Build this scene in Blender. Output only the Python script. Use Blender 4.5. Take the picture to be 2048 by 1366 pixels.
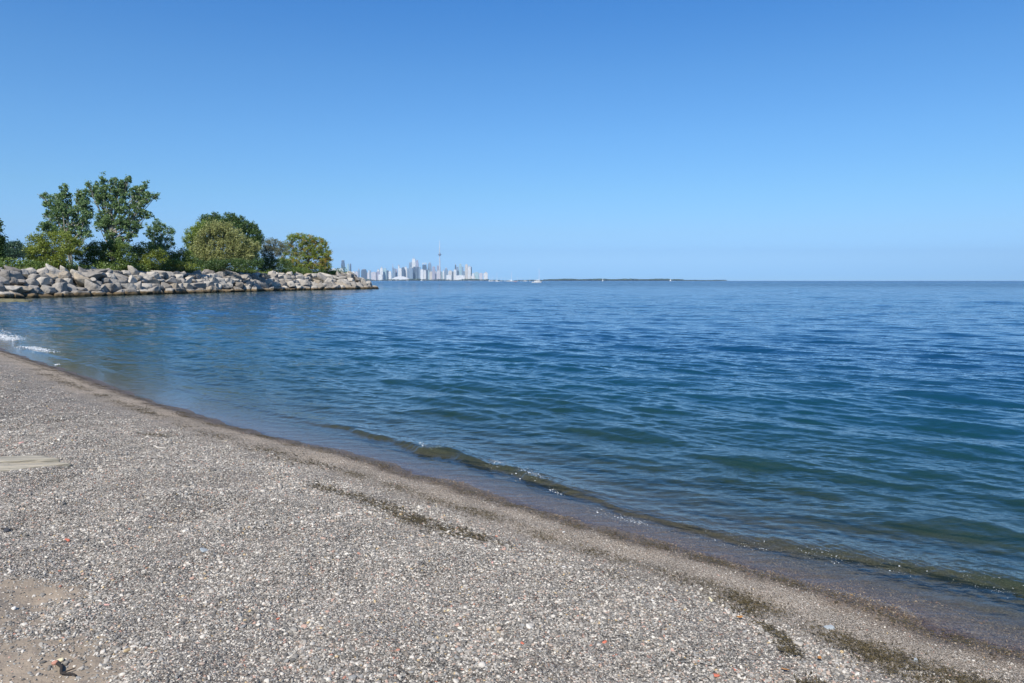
import bpy, math, random
import numpy as np
from mathutils import Vector, Matrix

# ------------------------------------------------------------------ camera, sky, sun, exposure
for o in list(bpy.data.objects): bpy.data.objects.remove(o)
S = bpy.context.scene
COL = S.collection
R = math.radians
EYE = 2.0                      # metres above the lake
FPX = 1479.0                   # focal length in photo pixels (2048 wide)
PITCH = math.atan(121.7 / FPX)
cam_d = bpy.data.cameras.new('camera'); cam = bpy.data.objects.new('camera', cam_d); COL.objects.link(cam)
cam_d.sensor_width = 36; cam_d.lens = 36 * FPX / 2048; cam_d.clip_start = 0.05; cam_d.clip_end = 60000
cam.location = (0, 0, EYE); cam.rotation_euler = (math.pi / 2 - PITCH, 0, 0)
S.camera = cam
SUN_EL, SUN_AZ = R(47), R(198)     # azimuth clockwise from +Y
w = bpy.data.worlds.new('World'); S.world = w; w.use_nodes = True
wn = w.node_tree.nodes; wl = w.node_tree.links
sky = wn.new('ShaderNodeTexSky'); sky.sky_type = 'NISHITA'; sky.sun_disc = False
sky.sun_elevation = SUN_EL; sky.sun_rotation = SUN_AZ
sky.altitude = 0; sky.air_density = 1.0; sky.dust_density = 0.0; sky.ozone_density = 1.5
# clear late-summer air: the sky's own blue deepened, most strongly near the horizon
tcw = wn.new('ShaderNodeTexCoord'); sxw = wn.new('ShaderNodeSeparateXYZ'); wl.new(tcw.outputs['Generated'], sxw.inputs[0])
SKYFIX = [(0.008, (0.34, 0.70, 1.62)), (0.028, (0.44, 0.77, 1.52)), (0.063, (0.47, 0.735, 1.17)), (0.113, (0.47, 0.77, 1.08)), (0.184, (0.45, 0.80, 1.13)), (0.262, (0.395, 0.79, 1.16)), (0.344, (0.29, 0.74, 1.20)), (0.8, (0.30, 0.66, 1.05))]
rmw = wn.new('ShaderNodeValToRGB'); wl.new(sxw.outputs[2], rmw.inputs[0]); rmw.color_ramp.elements[0].position = SKYFIX[0][0]; rmw.color_ramp.elements[1].position = SKYFIX[-1][0]
for e_, (p_, c_) in zip((rmw.color_ramp.elements[0], rmw.color_ramp.elements[1]), (SKYFIX[0], SKYFIX[-1])): e_.color = (*[x / 1.7 for x in c_], 1)
for p_, c_ in SKYFIX[1:-1]: rmw.color_ramp.elements.new(p_).color = (*[x / 1.7 for x in c_], 1)
mxw = wn.new('ShaderNodeMix'); mxw.data_type = 'RGBA'; mxw.blend_type = 'MULTIPLY'; mxw.inputs[0].default_value = 1.0
wl.new(sky.outputs[0], mxw.inputs[6]); wl.new(rmw.outputs[0], mxw.inputs[7]); wl.new(mxw.outputs[2], wn['Background'].inputs[0]); wn['Background'].inputs[1].default_value = 0.167
sd = bpy.data.lights.new('sun', 'SUN'); sd.energy = 5.0; sd.angle = R(0.5); sd.color = (1, 0.945, 0.86)
sun = bpy.data.objects.new('sun', sd); COL.objects.link(sun)
sdir = Vector((math.sin(SUN_AZ) * math.cos(SUN_EL), math.cos(SUN_AZ) * math.cos(SUN_EL), math.sin(SUN_EL)))
sun.rotation_euler = sdir.to_track_quat('Z', 'Y').to_euler(); sun.location = (0, 0, 50)
S.view_settings.view_transform = 'Standard'; S.view_settings.look = 'None'
S.view_settings.exposure = 0.35; S.view_settings.gamma = 1.0
cy = S.cycles
cy.max_bounces = 8; cy.transparent_max_bounces = 12; cy.volume_bounces = 0
cy.caustics_reflective = False; cy.caustics_refractive = False
cy.use_denoising = True; cy.denoising_input_passes = 'RGB_ALBEDO_NORMAL'; cy.denoising_prefilter = 'ACCURATE'; cy.sample_clamp_indirect = 6

rng = np.random.default_rng(7)
random.seed(7)

# ------------------------------------------------------------------ helpers
def ray(px, py):
    v = (683 - py) / FPX; c, s = math.cos(PITCH), math.sin(PITCH)
    return np.array([(px - 1024) / FPX, c + v * s, v * c - s])
def on_z(px, py, z=0.0):
    d = ray(px, py); t = (z - EYE) / d[2]
    return d[0] * t, d[1] * t
def at(px, py, Y):
    d = ray(px, py); t = Y / d[1]
    return np.array([d[0] * t, Y, EYE + d[2] * t])

def tag(o, label=None, cat=None, group=None, kind=None):
    if label: o['label'] = label
    if cat: o['category'] = cat
    if group: o['group'] = group
    if kind: o['kind'] = kind
    return o
def empty(name, loc, rz=0, **k):
    o = bpy.data.objects.new(name, None); COL.objects.link(o)
    o.location = loc; o.rotation_euler = (0, 0, rz); o.empty_display_size = 0.3
    return tag(o, **k)
def make_mesh(name, V, F, smooth=True, attrs=None, point_attrs=None):
    """F: list of int arrays (n,3) or (n,4)"""
    V = np.asarray(V, dtype=np.float32)
    if not isinstance(F, (list, tuple)): F = [F]
    F = [np.asarray(f, dtype=np.int32) for f in F if len(f)]
    me = bpy.data.meshes.new(name)
    me.vertices.add(len(V)); me.vertices.foreach_set('co', V.ravel())
    loops = np.concatenate([f.ravel() for f in F]); npoly = sum(len(f) for f in F)
    tot = np.concatenate([np.full(len(f), f.shape[1], dtype=np.int32) for f in F])
    start = np.concatenate([[0], np.cumsum(tot)[:-1]]).astype(np.int32)
    me.loops.add(len(loops)); me.loops.foreach_set('vertex_index', loops)
    me.polygons.add(npoly); me.polygons.foreach_set('loop_start', start)
    try: me.polygons.foreach_set('loop_total', tot)
    except Exception: pass
    me.polygons.foreach_set('use_smooth', np.full(npoly, smooth, dtype=bool))
    for k, a in (attrs or {}).items():
        at_ = me.attributes.new(k, 'FLOAT', 'FACE'); at_.data.foreach_set('value', np.asarray(a, dtype=np.float32))
    for k, a in (point_attrs or {}).items():
        at_ = me.attributes.new(k, 'FLOAT', 'POINT'); at_.data.foreach_set('value', np.asarray(a, dtype=np.float32))
    me.update(calc_edges=True); me.validate()
    return me
def link(name, me, mat, parent=None, loc=(0, 0, 0), **k):
    o = bpy.data.objects.new(name, me); COL.objects.link(o)
    if mat is not None and len(me.materials) == 0: me.materials.append(mat)
    o.location = loc
    if parent: o.parent = parent
    return tag(o, **k)

class MB:
    """collects simple solids into one mesh"""
    def __init__(s): s.V = []; s.Q = []; s.T = []; s.n = 0
    def add(s, V, Q=(), T=()):
        V = np.asarray(V, float); s.V.append(V)
        if len(Q): s.Q.append(np.asarray(Q, int) + s.n)
        if len(T): s.T.append(np.asarray(T, int) + s.n)
        s.n += len(V); return s
    def box(s, x0, x1, y0, y1, z0, z1):
        V = [(x, y, z) for z in (z0, z1) for y in (y0, y1) for x in (x0, x1)]
        return s.add(V, [(0, 2, 3, 1), (4, 5, 7, 6), (0, 1, 5, 4), (2, 6, 7, 3), (0, 4, 6, 2), (1, 3, 7, 5)])
    def frustum(s, x0, x1, y0, y1, z0, z1, k):
        cx, cy_ = (x0 + x1) / 2, (y0 + y1) / 2
        V = [(x, y, z0) for y in (y0, y1) for x in (x0, x1)] + [(cx + (x - cx) * k, cy_ + (y - cy_) * k, z1) for y in (y0, y1) for x in (x0, x1)]
        return s.add(V, [(0, 2, 3, 1), (4, 5, 7, 6), (0, 1, 5, 4), (2, 6, 7, 3), (0, 4, 6, 2), (1, 3, 7, 5)])
    def tube(s, pts, rad, n=8):
        pts = np.asarray(pts, float); rad = np.broadcast_to(np.asarray(rad, float), (len(pts),))
        V = []
        for i, p in enumerate(pts):
            t = pts[min(i + 1, len(pts) - 1)] - pts[max(i - 1, 0)]; t = t / (np.linalg.norm(t) + 1e-9)
            a = np.cross(t, (0, 0, 1.0)) if abs(t[2]) < 0.9 else np.cross(t, (1.0, 0, 0)); a /= np.linalg.norm(a); b = np.cross(t, a)
            for k in range(n):
                th = 2 * math.pi * k / n
                V.append(p + rad[i] * (math.cos(th) * a + math.sin(th) * b))
        Q = [(i * n + k, i * n + (k + 1) % n, (i + 1) * n + (k + 1) % n, (i + 1) * n + k) for i in range(len(pts) - 1) for k in range(n)]
        m = len(V); V += [pts[0], pts[-1]]
        T = [(m, (k + 1) % n, k) for k in range(n)] + [(m + 1, (len(pts) - 1) * n + k, (len(pts) - 1) * n + (k + 1) % n) for k in range(n)]
        return s.add(V, Q, T)
    def lathe(s, prof, n=16, c=(0, 0, 0)):
        V = [(c[0] + r * math.cos(2 * math.pi * k / n), c[1] + r * math.sin(2 * math.pi * k / n), c[2] + z) for r, z in prof for k in range(n)]
        Q = [(i * n + k, i * n + (k + 1) % n, (i + 1) * n + (k + 1) % n, (i + 1) * n + k) for i in range(len(prof) - 1) for k in range(n)]
        return s.add(V, Q)
    def build(s, name, mat, parent=None, smooth=False, **k):
        F = []
        if s.Q: F.append(np.concatenate(s.Q))
        if s.T: F.append(np.concatenate(s.T))
        return link(name, make_mesh(name, np.concatenate(s.V), F, smooth), mat, parent, **k)

def sinnoise(P, scale, n=14, seed=0, dim=2):
    """smooth pseudo noise, about -1..1"""
    r = np.random.default_rng(seed); out = np.zeros(len(P))
    for i in range(n):
        d = r.normal(size=dim); d /= np.linalg.norm(d); k = 2 * math.pi / scale * r.uniform(0.6, 1.7)
        out += np.sin(P[:, :dim] @ d * k + r.uniform(0, 6.28))
    return out / math.sqrt(n)
def smooth01(a, b, x):
    t = np.clip((x - a) / (b - a), 0, 1); return t * t * (3 - 2 * t)

# ------------------------------------------------------------------ node helpers
class NT:
    def __init__(s, name):
        s.m = bpy.data.materials.new(name); s.m.use_nodes = True; s.t = s.m.node_tree; s.N = s.t.nodes
        s.N.clear(); s.out = s.N.new('ShaderNodeOutputMaterial')
    def n(s, typ, ins=None, **props):
        nd = s.N.new('ShaderNode' + typ)
        for k, v in props.items(): setattr(nd, k, v)
        for k, v in (ins or {}).items():
            sk = nd.inputs[k]
            if isinstance(v, bpy.types.NodeSocket): s.t.links.new(v, sk)
            else: sk.default_value = v
        return nd
    def l(s, a, b): s.t.links.new(a, b)
    def math(s, op, a, b=0.0, c=None, clamp=False):
        ins = {0: a, 1: b}
        if c is not None: ins[2] = c
        return s.n('Math', ins, operation=op, use_clamp=clamp).outputs[0]
    def mix(s, f, a, b, mode='MIX'):
        nd = s.n('Mix', data_type='RGBA', blend_type=mode)
        for k, v in ((0, f), (6, a), (7, b)):
            if isinstance(v, bpy.types.NodeSocket): s.l(v, nd.inputs[k])
            else: nd.inputs[k].default_value = v if k == 0 else (*v[:3], 1)
        return nd.outputs[2]
    def ramp(s, f, stops, interp='LINEAR'):
        nd = s.n('ValToRGB', {0: f}); cr = nd.color_ramp; cr.interpolation = interp
        while len(cr.elements) > 1: cr.elements.remove(cr.elements[-1])
        cr.elements[0].position = stops[0][0]; c0 = stops[0][1]; cr.elements[0].color = (*c0, 1) if not isinstance(c0, (int, float)) else (c0, c0, c0, 1)
        for p, c in stops[1:]:
            e = cr.elements.new(p); e.color = (*c, 1) if not isinstance(c, (int, float)) else (c, c, c, 1)
        return nd.outputs[0]
    def step(s, x, a, b):
        return s.n('MapRange', {0: x, 1: a, 2: b, 3: 0.0, 4: 1.0}, interpolation_type='SMOOTHSTEP').outputs[0]
    def attr(s, name, typ='GEOMETRY'):
        return s.n('Attribute', attribute_name=name, attribute_type=typ).outputs['Fac']
    def pos(s): return s.n('NewGeometry').outputs['Position']
    def noise(s, vec, scale, detail=4, rough=0.55):
        return s.n('TexNoise', {'Vector': vec, 'Scale': scale, 'Detail': detail, 'Roughness': rough}).outputs[0]
    def bsdf(s, **k):
        nd = s.n('BsdfPrincipled')
        for key, v in k.items():
            sk = nd.inputs[key.replace('_', ' ')]
            if isinstance(v, bpy.types.NodeSocket): s.l(v, sk)
            else: sk.default_value = (*v, 1) if isinstance(v, tuple) and len(v) == 3 else v
        s.l(nd.outputs[0], s.out.inputs[0]); return nd

# ------------------------------------------------------------------ the coast
shore_px = [(2048, 1303), (1900, 1258), (1750, 1210), (1600, 1163), (1450, 1118), (1300, 1078), (1200, 1050), (1100, 1022), (1000, 993), (900, 963),
            (800, 934), (700, 906), (560, 873), (460, 846), (400, 829), (300, 798), (200, 764), (140, 742), (100, 729), (50, 712), (0, 696)]
shore = [(400, -262), (60, -36), (20, -9), (9, -1.2), (5.2, 2.0)] + [on_z(*p) for p in shore_px]
bay = [(-21, 29), (-34, 36), (-52, 46), (-64, 57), (-64.5, 66)]
rock_line = [(-61.5, 73), (-57, 81), (-54.3, 96), (-51, 120), (-48, 138), (-44, 154), (-38.5, 168), (-34.2, 177), (-34.0, 182), (-37.5, 188), (-45, 192)]
coast = np.array(shore + bay + rock_line + [(-75, 205), (-160, 290), (-500, 500), (-3000, 1500)])
def resample(P, n_per=6):
    P = np.asarray(P, float); out = []
    for i in range(len(P) - 1):
        p0, p1, p2, p3 = P[max(i - 1, 0)], P[i], P[i + 1], P[min(i + 2, len(P) - 1)]
        for t in np.arange(n_per) / n_per:
            out.append(0.5 * ((2 * p1) + (-p0 + p2) * t + (2 * p0 - 5 * p1 + 4 * p2 - p3) * t * t + (-p0 + 3 * p1 - 3 * p2 + p3) * t ** 3))
    out.append(P[-1]); return np.array(out)
coast_f = np.concatenate([coast[:4], resample(coast[4:-3], 3), coast[-3:]])
poly = np.concatenate([coast_f, [(-3000, -3000), (400, -3000)]])
def signed(P):
    """metres inland (positive) or offshore (negative)"""
    P = np.asarray(P, float); out = np.empty(len(P))
    for c0 in range(0, len(P), 200000):
        Q = P[c0:c0 + 200000]; best = np.full(len(Q), 1e18)
        for i in range(len(coast_f) - 1):
            a, b = coast_f[i], coast_f[i + 1]; ab = b - a
            t = np.clip(((Q - a) @ ab) / (ab @ ab), 0, 1)
            dx = Q[:, 0] - a[0] - t * ab[0]; dy = Q[:, 1] - a[1] - t * ab[1]
            np.minimum(best, dx * dx + dy * dy, out=best)
        ins = np.zeros(len(Q), bool); n = len(poly)
        for i in range(n):
            a, b = poly[i], poly[(i + 1) % n]
            if a[1] == b[1]: continue
            cnd = ((a[1] > Q[:, 1]) != (b[1] > Q[:, 1]))
            ins ^= cnd & (Q[:, 0] < (b[0] - a[0]) * (Q[:, 1] - a[1]) / (b[1] - a[1]) + a[0])
        out[c0:c0 + 200000] = np.where(ins, 1, -1) * np.sqrt(best)
    return out
def height(P, s=None):
    P = np.asarray(P, float)
    if s is None: s = signed(P)
    und = 0.020 * sinnoise(P, 1.1, 12, 3) + 0.02 * sinnoise(P, 3.5, 8, 4) + 0.007 * sinnoise(P, 0.33, 18, 5)
    edge = 0.010 * sinnoise(P, 1.6, 12, 8) + 0.005 * sinnoise(P, 0.45, 12, 18) + 0.002 * sinnoise(P, 0.12, 12, 19)
    beach = np.where(s > 0, 0.5 * (1 - np.exp(-s / 3.4)) + und * smooth01(0.7, 2.2, s), 0)
    lake = -3.5 * (1 - np.exp(-np.abs(s) / 22)) - 0.06 * np.minimum(np.abs(s), 1.0) + 0.03 * sinnoise(P, 2.2, 8, 9) * smooth01(0.6, 4, -s)
    rip = np.where(s > 0, np.clip(s * 0.74 - 0.55, -0.3, 3.0) + 0.15 * sinnoise(P, 14, 8, 6) * smooth01(4, 12, s), 0)
    wr = smooth01(52, 68, P[:, 1]) * (P[:, 0] < -20)
    z = np.where(s > 0, beach * (1 - wr) + rip * wr, lake) + edge * (1 - wr)
    return z

# ------------------------------------------------------------------ ground sheet
def polar(r, th):
    rr, tt = np.meshgrid(r, th, indexing='ij')
    return np.stack([rr * np.sin(tt), rr * np.cos(tt)], -1).reshape(-1, 2)
def grid_faces(nr, nt, wrap=False):
    i, j = np.meshgrid(np.arange(nr - 1), np.arange(nt if wrap else nt - 1), indexing='ij')
    j2 = (j + 1) % nt
    return np.stack([i * nt + j, (i + 1) * nt + j, (i + 1) * nt + j2, i * nt + j2], -1).reshape(-1, 4)[:, ::-1]
th = np.concatenate([np.linspace(R(-60), R(60), 601)[:-1], np.linspace(R(60), R(300), 121)[:-1]])
r = np.concatenate([np.geomspace(0.3, 40, 420), np.geomspace(41, 260, 150), np.geomspace(280, 16000, 22)])
P = polar(r, th); s = signed(P); Z = height(P, s)
Pc = np.concatenate([P, [[0, 0]]]); Zc = np.append(Z, height(np.array([[0.0, 0.0]])))
F = grid_faces(len(r), len(th), True); nt = len(th)
cap = np.stack([np.full(nt, len(P)), np.roll(np.arange(nt), -1), np.arange(nt)], -1)
def sand_mask(P):
    a = np.zeros(len(P))
    for (px, py, rx, ry) in ((20, 1345, 0.42, 0.34), (110, 1330, 0.30, 0.16), (0, 1180, 0.3, 0.22), (95, 1165, 0.22, 0.10), (-120, 1250, 0.4, 0.5)):
        x, y = on_z(px, py, 0.37)
        a = np.maximum(a, 1.25 - np.hypot((P[:, 0] - x) / rx, (P[:, 1] - y) / ry) * 0.8)
    return np.clip(a + 0.22 * sinnoise(P, 0.14, 16, 21), 0, 1) * (a > 0)
sandm = sand_mask(Pc)
gme = make_mesh('ground', np.column_stack([Pc, Zc]), [F, cap], True,
                point_attrs={'inland': np.append(s, 4.7), 'sand': sandm, 'rip': smooth01(52, 68, Pc[:, 1]) * (Pc[:, 0] < -20)})

STONES = [(0.0, (0.035, 0.036, 0.036)), (0.12, (0.085, 0.084, 0.080)), (0.26, (0.165, 0.160, 0.148)), (0.40, (0.27, 0.258, 0.238)), (0.54, (0.37, 0.352, 0.325)),
          (0.66, (0.20, 0.21, 0.215)), (0.73, (0.52, 0.50, 0.465)), (0.84, (0.36, 0.28, 0.23)), (0.89, (0.13, 0.11, 0.09)), (0.92, (0.62, 0.60, 0.55)),
          (0.965, (0.40, 0.25, 0.20)), (0.988, (0.36, 0.14, 0.09)), (0.992, (0.46, 0.34, 0.17))]
m = NT('beach_ground'); pos = m.pos()
inl = m.attr('inland'); edge_n = m.noise(pos, 2.3, 5, 0.65); en = m.math('MULTIPLY_ADD', edge_n, 0.9, -0.45)
sj = m.math('ADD', inl, en)
vo = m.n('TexVoronoi', {'Vector': pos, 'Scale': 82.0, 'Randomness': 1.0}); vf = m.n('TexVoronoi', {'Vector': pos, 'Scale': 230.0})
rnd = m.n('SeparateColor', {0: vo.outputs['Color']}).outputs[0]; rnd2 = m.n('SeparateColor', {0: vf.outputs['Color']}).outputs[0]
peb = m.ramp(rnd, STONES, 'CONSTANT'); grit = m.ramp(rnd2, [(0, (0.07, 0.058, 0.044)), (0.3, (0.22, 0.185, 0.145)), (0.55, (0.37, 0.315, 0.26)), (0.8, (0.54, 0.48, 0.41)), (0.95, (0.6, 0.57, 0.52))], 'CONSTANT')
gap = m.step(vo.outputs['Distance'], 0.55, 0.80); peb = m.mix(gap, peb, (0.09, 0.08, 0.07))
big = m.noise(pos, 0.9, 4, 0.6)
peb = m.mix(m.math('MULTIPLY', m.step(big, 0.35, 0.65), 0.25), peb, (0.33, 0.29, 0.26))
grit0 = grit; dry = m.mix(m.step(sj, 0.45, 1.25), grit, peb)
sandc = m.mix(m.noise(pos, 60, 5, 0.7), (0.20, 0.165, 0.13), (0.33, 0.285, 0.235))
dry = m.mix(m.step(m.attr('sand'), 0.25, 0.6), dry, sandc)
# wet band along the edge: darker, browner; under water lightened, painting in the film's sky reflection
wet = m.math('SUBTRACT', 1.0, m.step(m.math('MULTIPLY_ADD', en, 0.45, inl), 0.12, 0.42))
mott = m.step(m.noise(pos, 16.0, 6, 0.75), 0.42, 0.58)
grit = m.mix(m.math('MULTIPLY', mott, m.math('MULTIPLY_ADD', m.math('SUBTRACT', 1.0, m.step(inl, 0.20, 0.60)), 0.70, 0.15)), grit, (0.085, 0.065, 0.038))
wetc = m.mix(1.0, m.mix(0.45, grit, peb), (0.56, 0.44, 0.32), 'MULTIPLY')
wetc = m.mix(m.step(m.math('MULTIPLY', inl, -1.0), -0.02, 0.10), wetc, m.mix(1.0, m.mix(0.6, grit0, peb), (0.74, 0.70, 0.68), 'MULTIPLY'))
dry = m.mix(1.0, dry, m.mix(m.step(m.noise(pos, 1.7, 3, 0.5), 0.3, 0.7), (0.86, 0.83, 0.77), (1.12, 1.07, 0.99)), 'MULTIPLY')
col = m.mix(wet, dry, wetc)
weedn = m.math('MULTIPLY', m.step(m.noise(pos, 1.6, 7, 0.75), 0.44, 0.60), m.step(m.math('MULTIPLY', inl, -1.0), 0.9, 3.0))
col = m.mix(m.math('MULTIPLY', weedn, 0.65), col, (0.030, 0.040, 0.018))
shaded_soil = m.mix(m.noise(pos, 0.7, 6, 0.7), (0.05, 0.045, 0.03), (0.12, 0.105, 0.075))  # soil colour darkened to stand in for shade between the boulders
col = m.mix(m.attr('rip'), col, shaded_soil)
hgt = m.math('ADD', m.math('MULTIPLY', m.math('SUBTRACT', 1.0, vo.outputs['Distance']), m.math('MULTIPLY_ADD', m.step(sj, 0.5, 1.5), 0.9, 0.25)),
             m.math('MULTIPLY', m.math('SUBTRACT', 1.0, vf.outputs['Distance']), 0.35))
hgt = m.math('MULTIPLY_ADD', hgt, m.math('MULTIPLY_ADD', m.step(m.attr('sand'), 0.2, 0.55), -0.88, 1.0), m.math('MULTIPLY', m.noise(pos, 9.0, 5, 0.65), m.math('MULTIPLY', m.attr('sand'), 2.0)))
bmp = m.n('Bump', {'Strength': 1.0, 'Distance': 0.010, 'Height': hgt})
m.bsdf(Base_Color=col, Roughness=m.math('MULTIPLY_ADD', wet, -0.55, 0.9), Normal=bmp.outputs[0], Specular_IOR_Level=0.35)
M_ground = m.m
link('ground', gme, M_ground, kind='structure')

# ------------------------------------------------------------------ the lake
crest_px = [(300, 760), (450, 800), (600, 838), (700, 855), (780, 875), (840, 893), (900, 902), (960, 917), (1050, 945), (1150, 980), (1250, 1018), (1350, 1045), (1500, 1082), (1620, 1098), (1750, 1115), (1850, 1135), (1950, 1150), (2048, 1172)]
crest_h = [.005, .008, .012, .025, .045, .062, .058, .062, .062, .035, .018, .018, .020, .024, .026, .028, .034, .038]
cw = np.array([on_z(p[0], p[1], h * 0.8) for p, h in zip(crest_px, crest_h)])
cd = -signed(cw); o_ = np.argsort(cw[:, 0]); cwx, cdist, chh = cw[o_, 0], cd[o_], np.array(crest_h)[o_]
cwx = np.concatenate([[-30, -14], cwx, [8, 20]]); cdist = np.concatenate([[0.5, 0.5], cdist, [cdist[-1], 1.0]]); chh = np.concatenate([[0.08, 0.02], chh, [.04, .04]])
print('crest offsets', np.round(cdist, 2))
AZ = R(-63), R(63)
thw = np.linspace(AZ[0], AZ[1], 1400)
rw = np.concatenate([np.geomspace(2.2, 30, 860), np.geomspace(30.15, 900, 700), np.geomspace(910, 15500, 50)])
PW = polar(rw, thw); sw = signed(PW)
rad = np.hypot(PW[:, 0], PW[:, 1]); dr = np.interp(rad, rw, np.gradient(rw)); dth = rad * (thw[1] - thw[0])
near = np.where(rad < 900)[0]
Q = PW[near]; sq = sw[near]; drq = np.maximum(dr[near], dth[near] * 0.6)
z = np.zeros(len(Q)); gx = np.zeros(len(Q)); gy = np.zeros(len(Q))
wr_ = np.random.default_rng(11)
NC = 120; lam = np.geomspace(0.24, 15, NC)
depthf = smooth01(0.35, 5.0, -sq); shortf = smooth01(0.3, 2.4, -sq)
calm = 1 - 0.30 * smooth01(25, 45, -Q[:, 0])                   # lee of the breakwater
for i, L in enumerate(lam):
    k = 2 * math.pi / L; spread = 0.50 if L < 0.9 else 0.36
    a = wr_.normal(R(200), spread)                                # heading of travel, clockwise from +Y
    slope = 0.0165 * (1.15 if L < 0.9 else (0.9 / L) ** 0.65 * 1.15) * wr_.uniform(0.6, 1.4)
    ph = Q[:, 0] * (k * math.sin(a)) + Q[:, 1] * (k * math.cos(a)) + wr_.uniform(0, 6.283)
    att = slope / k * np.clip((L / drq - 2.2) / 2.5, 0, 1) * (shortf if L < 1.8 else depthf if L < 5 else smooth01(10, 60, -sq)) * (calm if L > 0.6 else (0.5 + 0.5 * calm))
    z += att * np.cos(ph)
    if L > 0.5:
        sn = np.sin(ph) * att * 0.8; gx += sn * math.sin(a); gy += sn * math.cos(a)
# swell turning parallel to the beach
for L, A, sd_ in ((2.7, 0.024, 1), (1.7, 0.017, 2), (1.05, 0.011, 3), (0.55, 0.0062, 4), (0.33, 0.0044, 5), (0.21, 0.0030, 6), (0.13, 0.0014, 7)):
    ph = 2 * math.pi * sq / L + 1.5 * sinnoise(Q, 9 * L ** 0.5, 10, 40 + sd_)
    env = smooth01(0.9, 3.2, -sq) * (1 - smooth01(13, 30, -sq)) * (0.55 + 0.45 * np.clip(sinnoise(Q, 4.5, 8, 50 + sd_), -1, 1))
    z += A * env * np.cos(ph) * np.clip((L / drq - 2.2) / 2.5, 0, 1)
z = np.where(z > 0, z * (1 + 2.0 * np.minimum(z, 0.3)), z)                        # sharper crests
# the small breaker
cdq = np.interp(Q[:, 0], cwx, cdist) + 0.035 * sinnoise(Q, 0.8, 8, 61) + 0.010 * sinnoise(Q, 0.16, 10, 62)
hq = np.interp(Q[:, 0], cwx, chh) * np.clip(0.95 + 0.28 * sinnoise(Q, 1.3, 8, 66) + 0.14 * sinnoise(Q, 0.4, 8, 63) + 0.06 * sinnoise(Q, 0.09, 8, 64), 0.15, 1.6)
u = -sq - cdq
prof = np.where(u < 0, np.exp(-(np.abs(u) / (0.065)) ** 2.4), np.exp(-(u / 0.30) ** 2))
z += hq * prof * (sq < 0) * (rad[near] < 40)
z += 0.0022 * sinnoise(Q, 0.19, 14, 65) * smooth01(0.15, 0.8, -sq) * (rad[near] < 25)
WX, WY, WZ = PW[:, 0].copy(), PW[:, 1].copy(), np.zeros(len(PW))
WX[near] += gx * depthf; WY[near] += gy * depthf; WZ[near] = z
# the run-up film climbs the gravel a little
F = grid_faces(len(rw), len(thw))
keep = (sw[F].min(axis=1) < 0.25)
F = F[keep]; used = np.zeros(len(PW), bool); used[F.ravel()] = True; idx = np.cumsum(used) - 1
hb = height(np.column_stack([WX, WY])[used], sw[used])
depth = np.clip(WZ[used] - hb, 0, 6)
wme = make_mesh('water', np.column_stack([WX, WY, WZ])[used], idx[F], True,
                point_attrs={'depth': depth, 'lost': smooth01(60, 400, rad)[used], 'lost0': (smooth01(14, 55, rad) * (1 - 0.6 * smooth01(150, 400, rad)))[used], 'lost2': smooth01(300, 1200, rad)[used], 'offshore': -sw[used]})
m = NT('lake_water'); pos = m.pos()
mp = m.n('Mapping', {'Vector': pos, 'Rotation': (0, 0, R(20)), 'Scale': (0.42, 1.0, 1.0)}).outputs[0]
mp2 = m.n('Mapping', {'Vector': pos, 'Rotation': (0, 0, R(-14)), 'Scale': (0.5, 1.0, 1.0)}).outputs[0]
fine = m.noise(mp, 7.5, 3, 0.55); fine2 = m.noise(mp2, 17.0, 2, 0.5)
mid = m.noise(mp2, 1.1, 5, 0.62); lost = m.attr('lost'); far_n = m.noise(mp, 0.33, 3, 0.55)
patch = m.noise(mp2, 0.16, 3, 0.6)
offs = m.attr('offshore'); near_sh = m.step(offs, 0.05, 2.2)
h = m.math('ADD', m.math('MULTIPLY', fine, 0.015), m.math('MULTIPLY', fine2, 0.005))
h = m.math('MULTIPLY', h, m.math('MULTIPLY_ADD', m.step(patch, 0.3, 0.7), 0.8, 0.6))
h = m.math('MULTIPLY', h, m.math('MULTIPLY_ADD', near_sh, 0.55, 0.45))
h = m.math('ADD', h, m.math('MULTIPLY', lost, m.math('ADD', m.math('MULTIPLY', mid, 0.30), m.math('MULTIPLY', far_n, 0.95))))
lost2 = m.attr('lost2')
h = m.math('ADD', h, m.math('MULTIPLY', m.attr('lost0'), m.math('MULTIPLY', m.noise(mp, 3.0, 3, 0.55), 0.075)))
h = m.math('ADD', h, m.math('MULTIPLY', lost2, m.math('ADD', m.math('MULTIPLY', m.noise(mp2, 0.07, 4, 0.6), 1.6), m.math('MULTIPLY', m.noise(mp, 0.012, 4, 0.6), 7.0))))
bmp = m.n('Bump', {'Strength': 1.0, 'Distance': 1.0, 'Height': h})
dep = m.attr('depth')
clar = m.math('SUBTRACT', 1.0, m.math('EXPONENT', m.math('MULTIPLY', dep, -1.05)))
body = m.ramp(m.math('MULTIPLY', dep, 0.33), [(0, (0.075, 0.080, 0.040)), (0.12, (0.022, 0.072, 0.064)), (0.30, (0.008, 0.060, 0.086)), (0.6, (0.004, 0.045, 0.104))])
df = m.n('BsdfDiffuse', {'Color': body})
tint = m.ramp(m.math('MULTIPLY', dep, 1.0), [(0, (0.98, 0.97, 0.95)), (0.25, (0.74, 0.80, 0.66)), (1, (0.36, 0.60, 0.54))])
tr = m.n('BsdfTransparent', {'Color': tint})
under = m.n('MixShader', {0: clar, 1: tr.outputs[0], 2: df.outputs[0]})
gl = m.n('BsdfGlossy', {'Color': (0.95, 0.97, 1, 1), 'Roughness': m.math('MULTIPLY_ADD', m.attr('lost2'), 0.14, m.math('MULTIPLY_ADD', lost, 0.06, 0.015)), 'Normal': bmp.outputs[0]})
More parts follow.
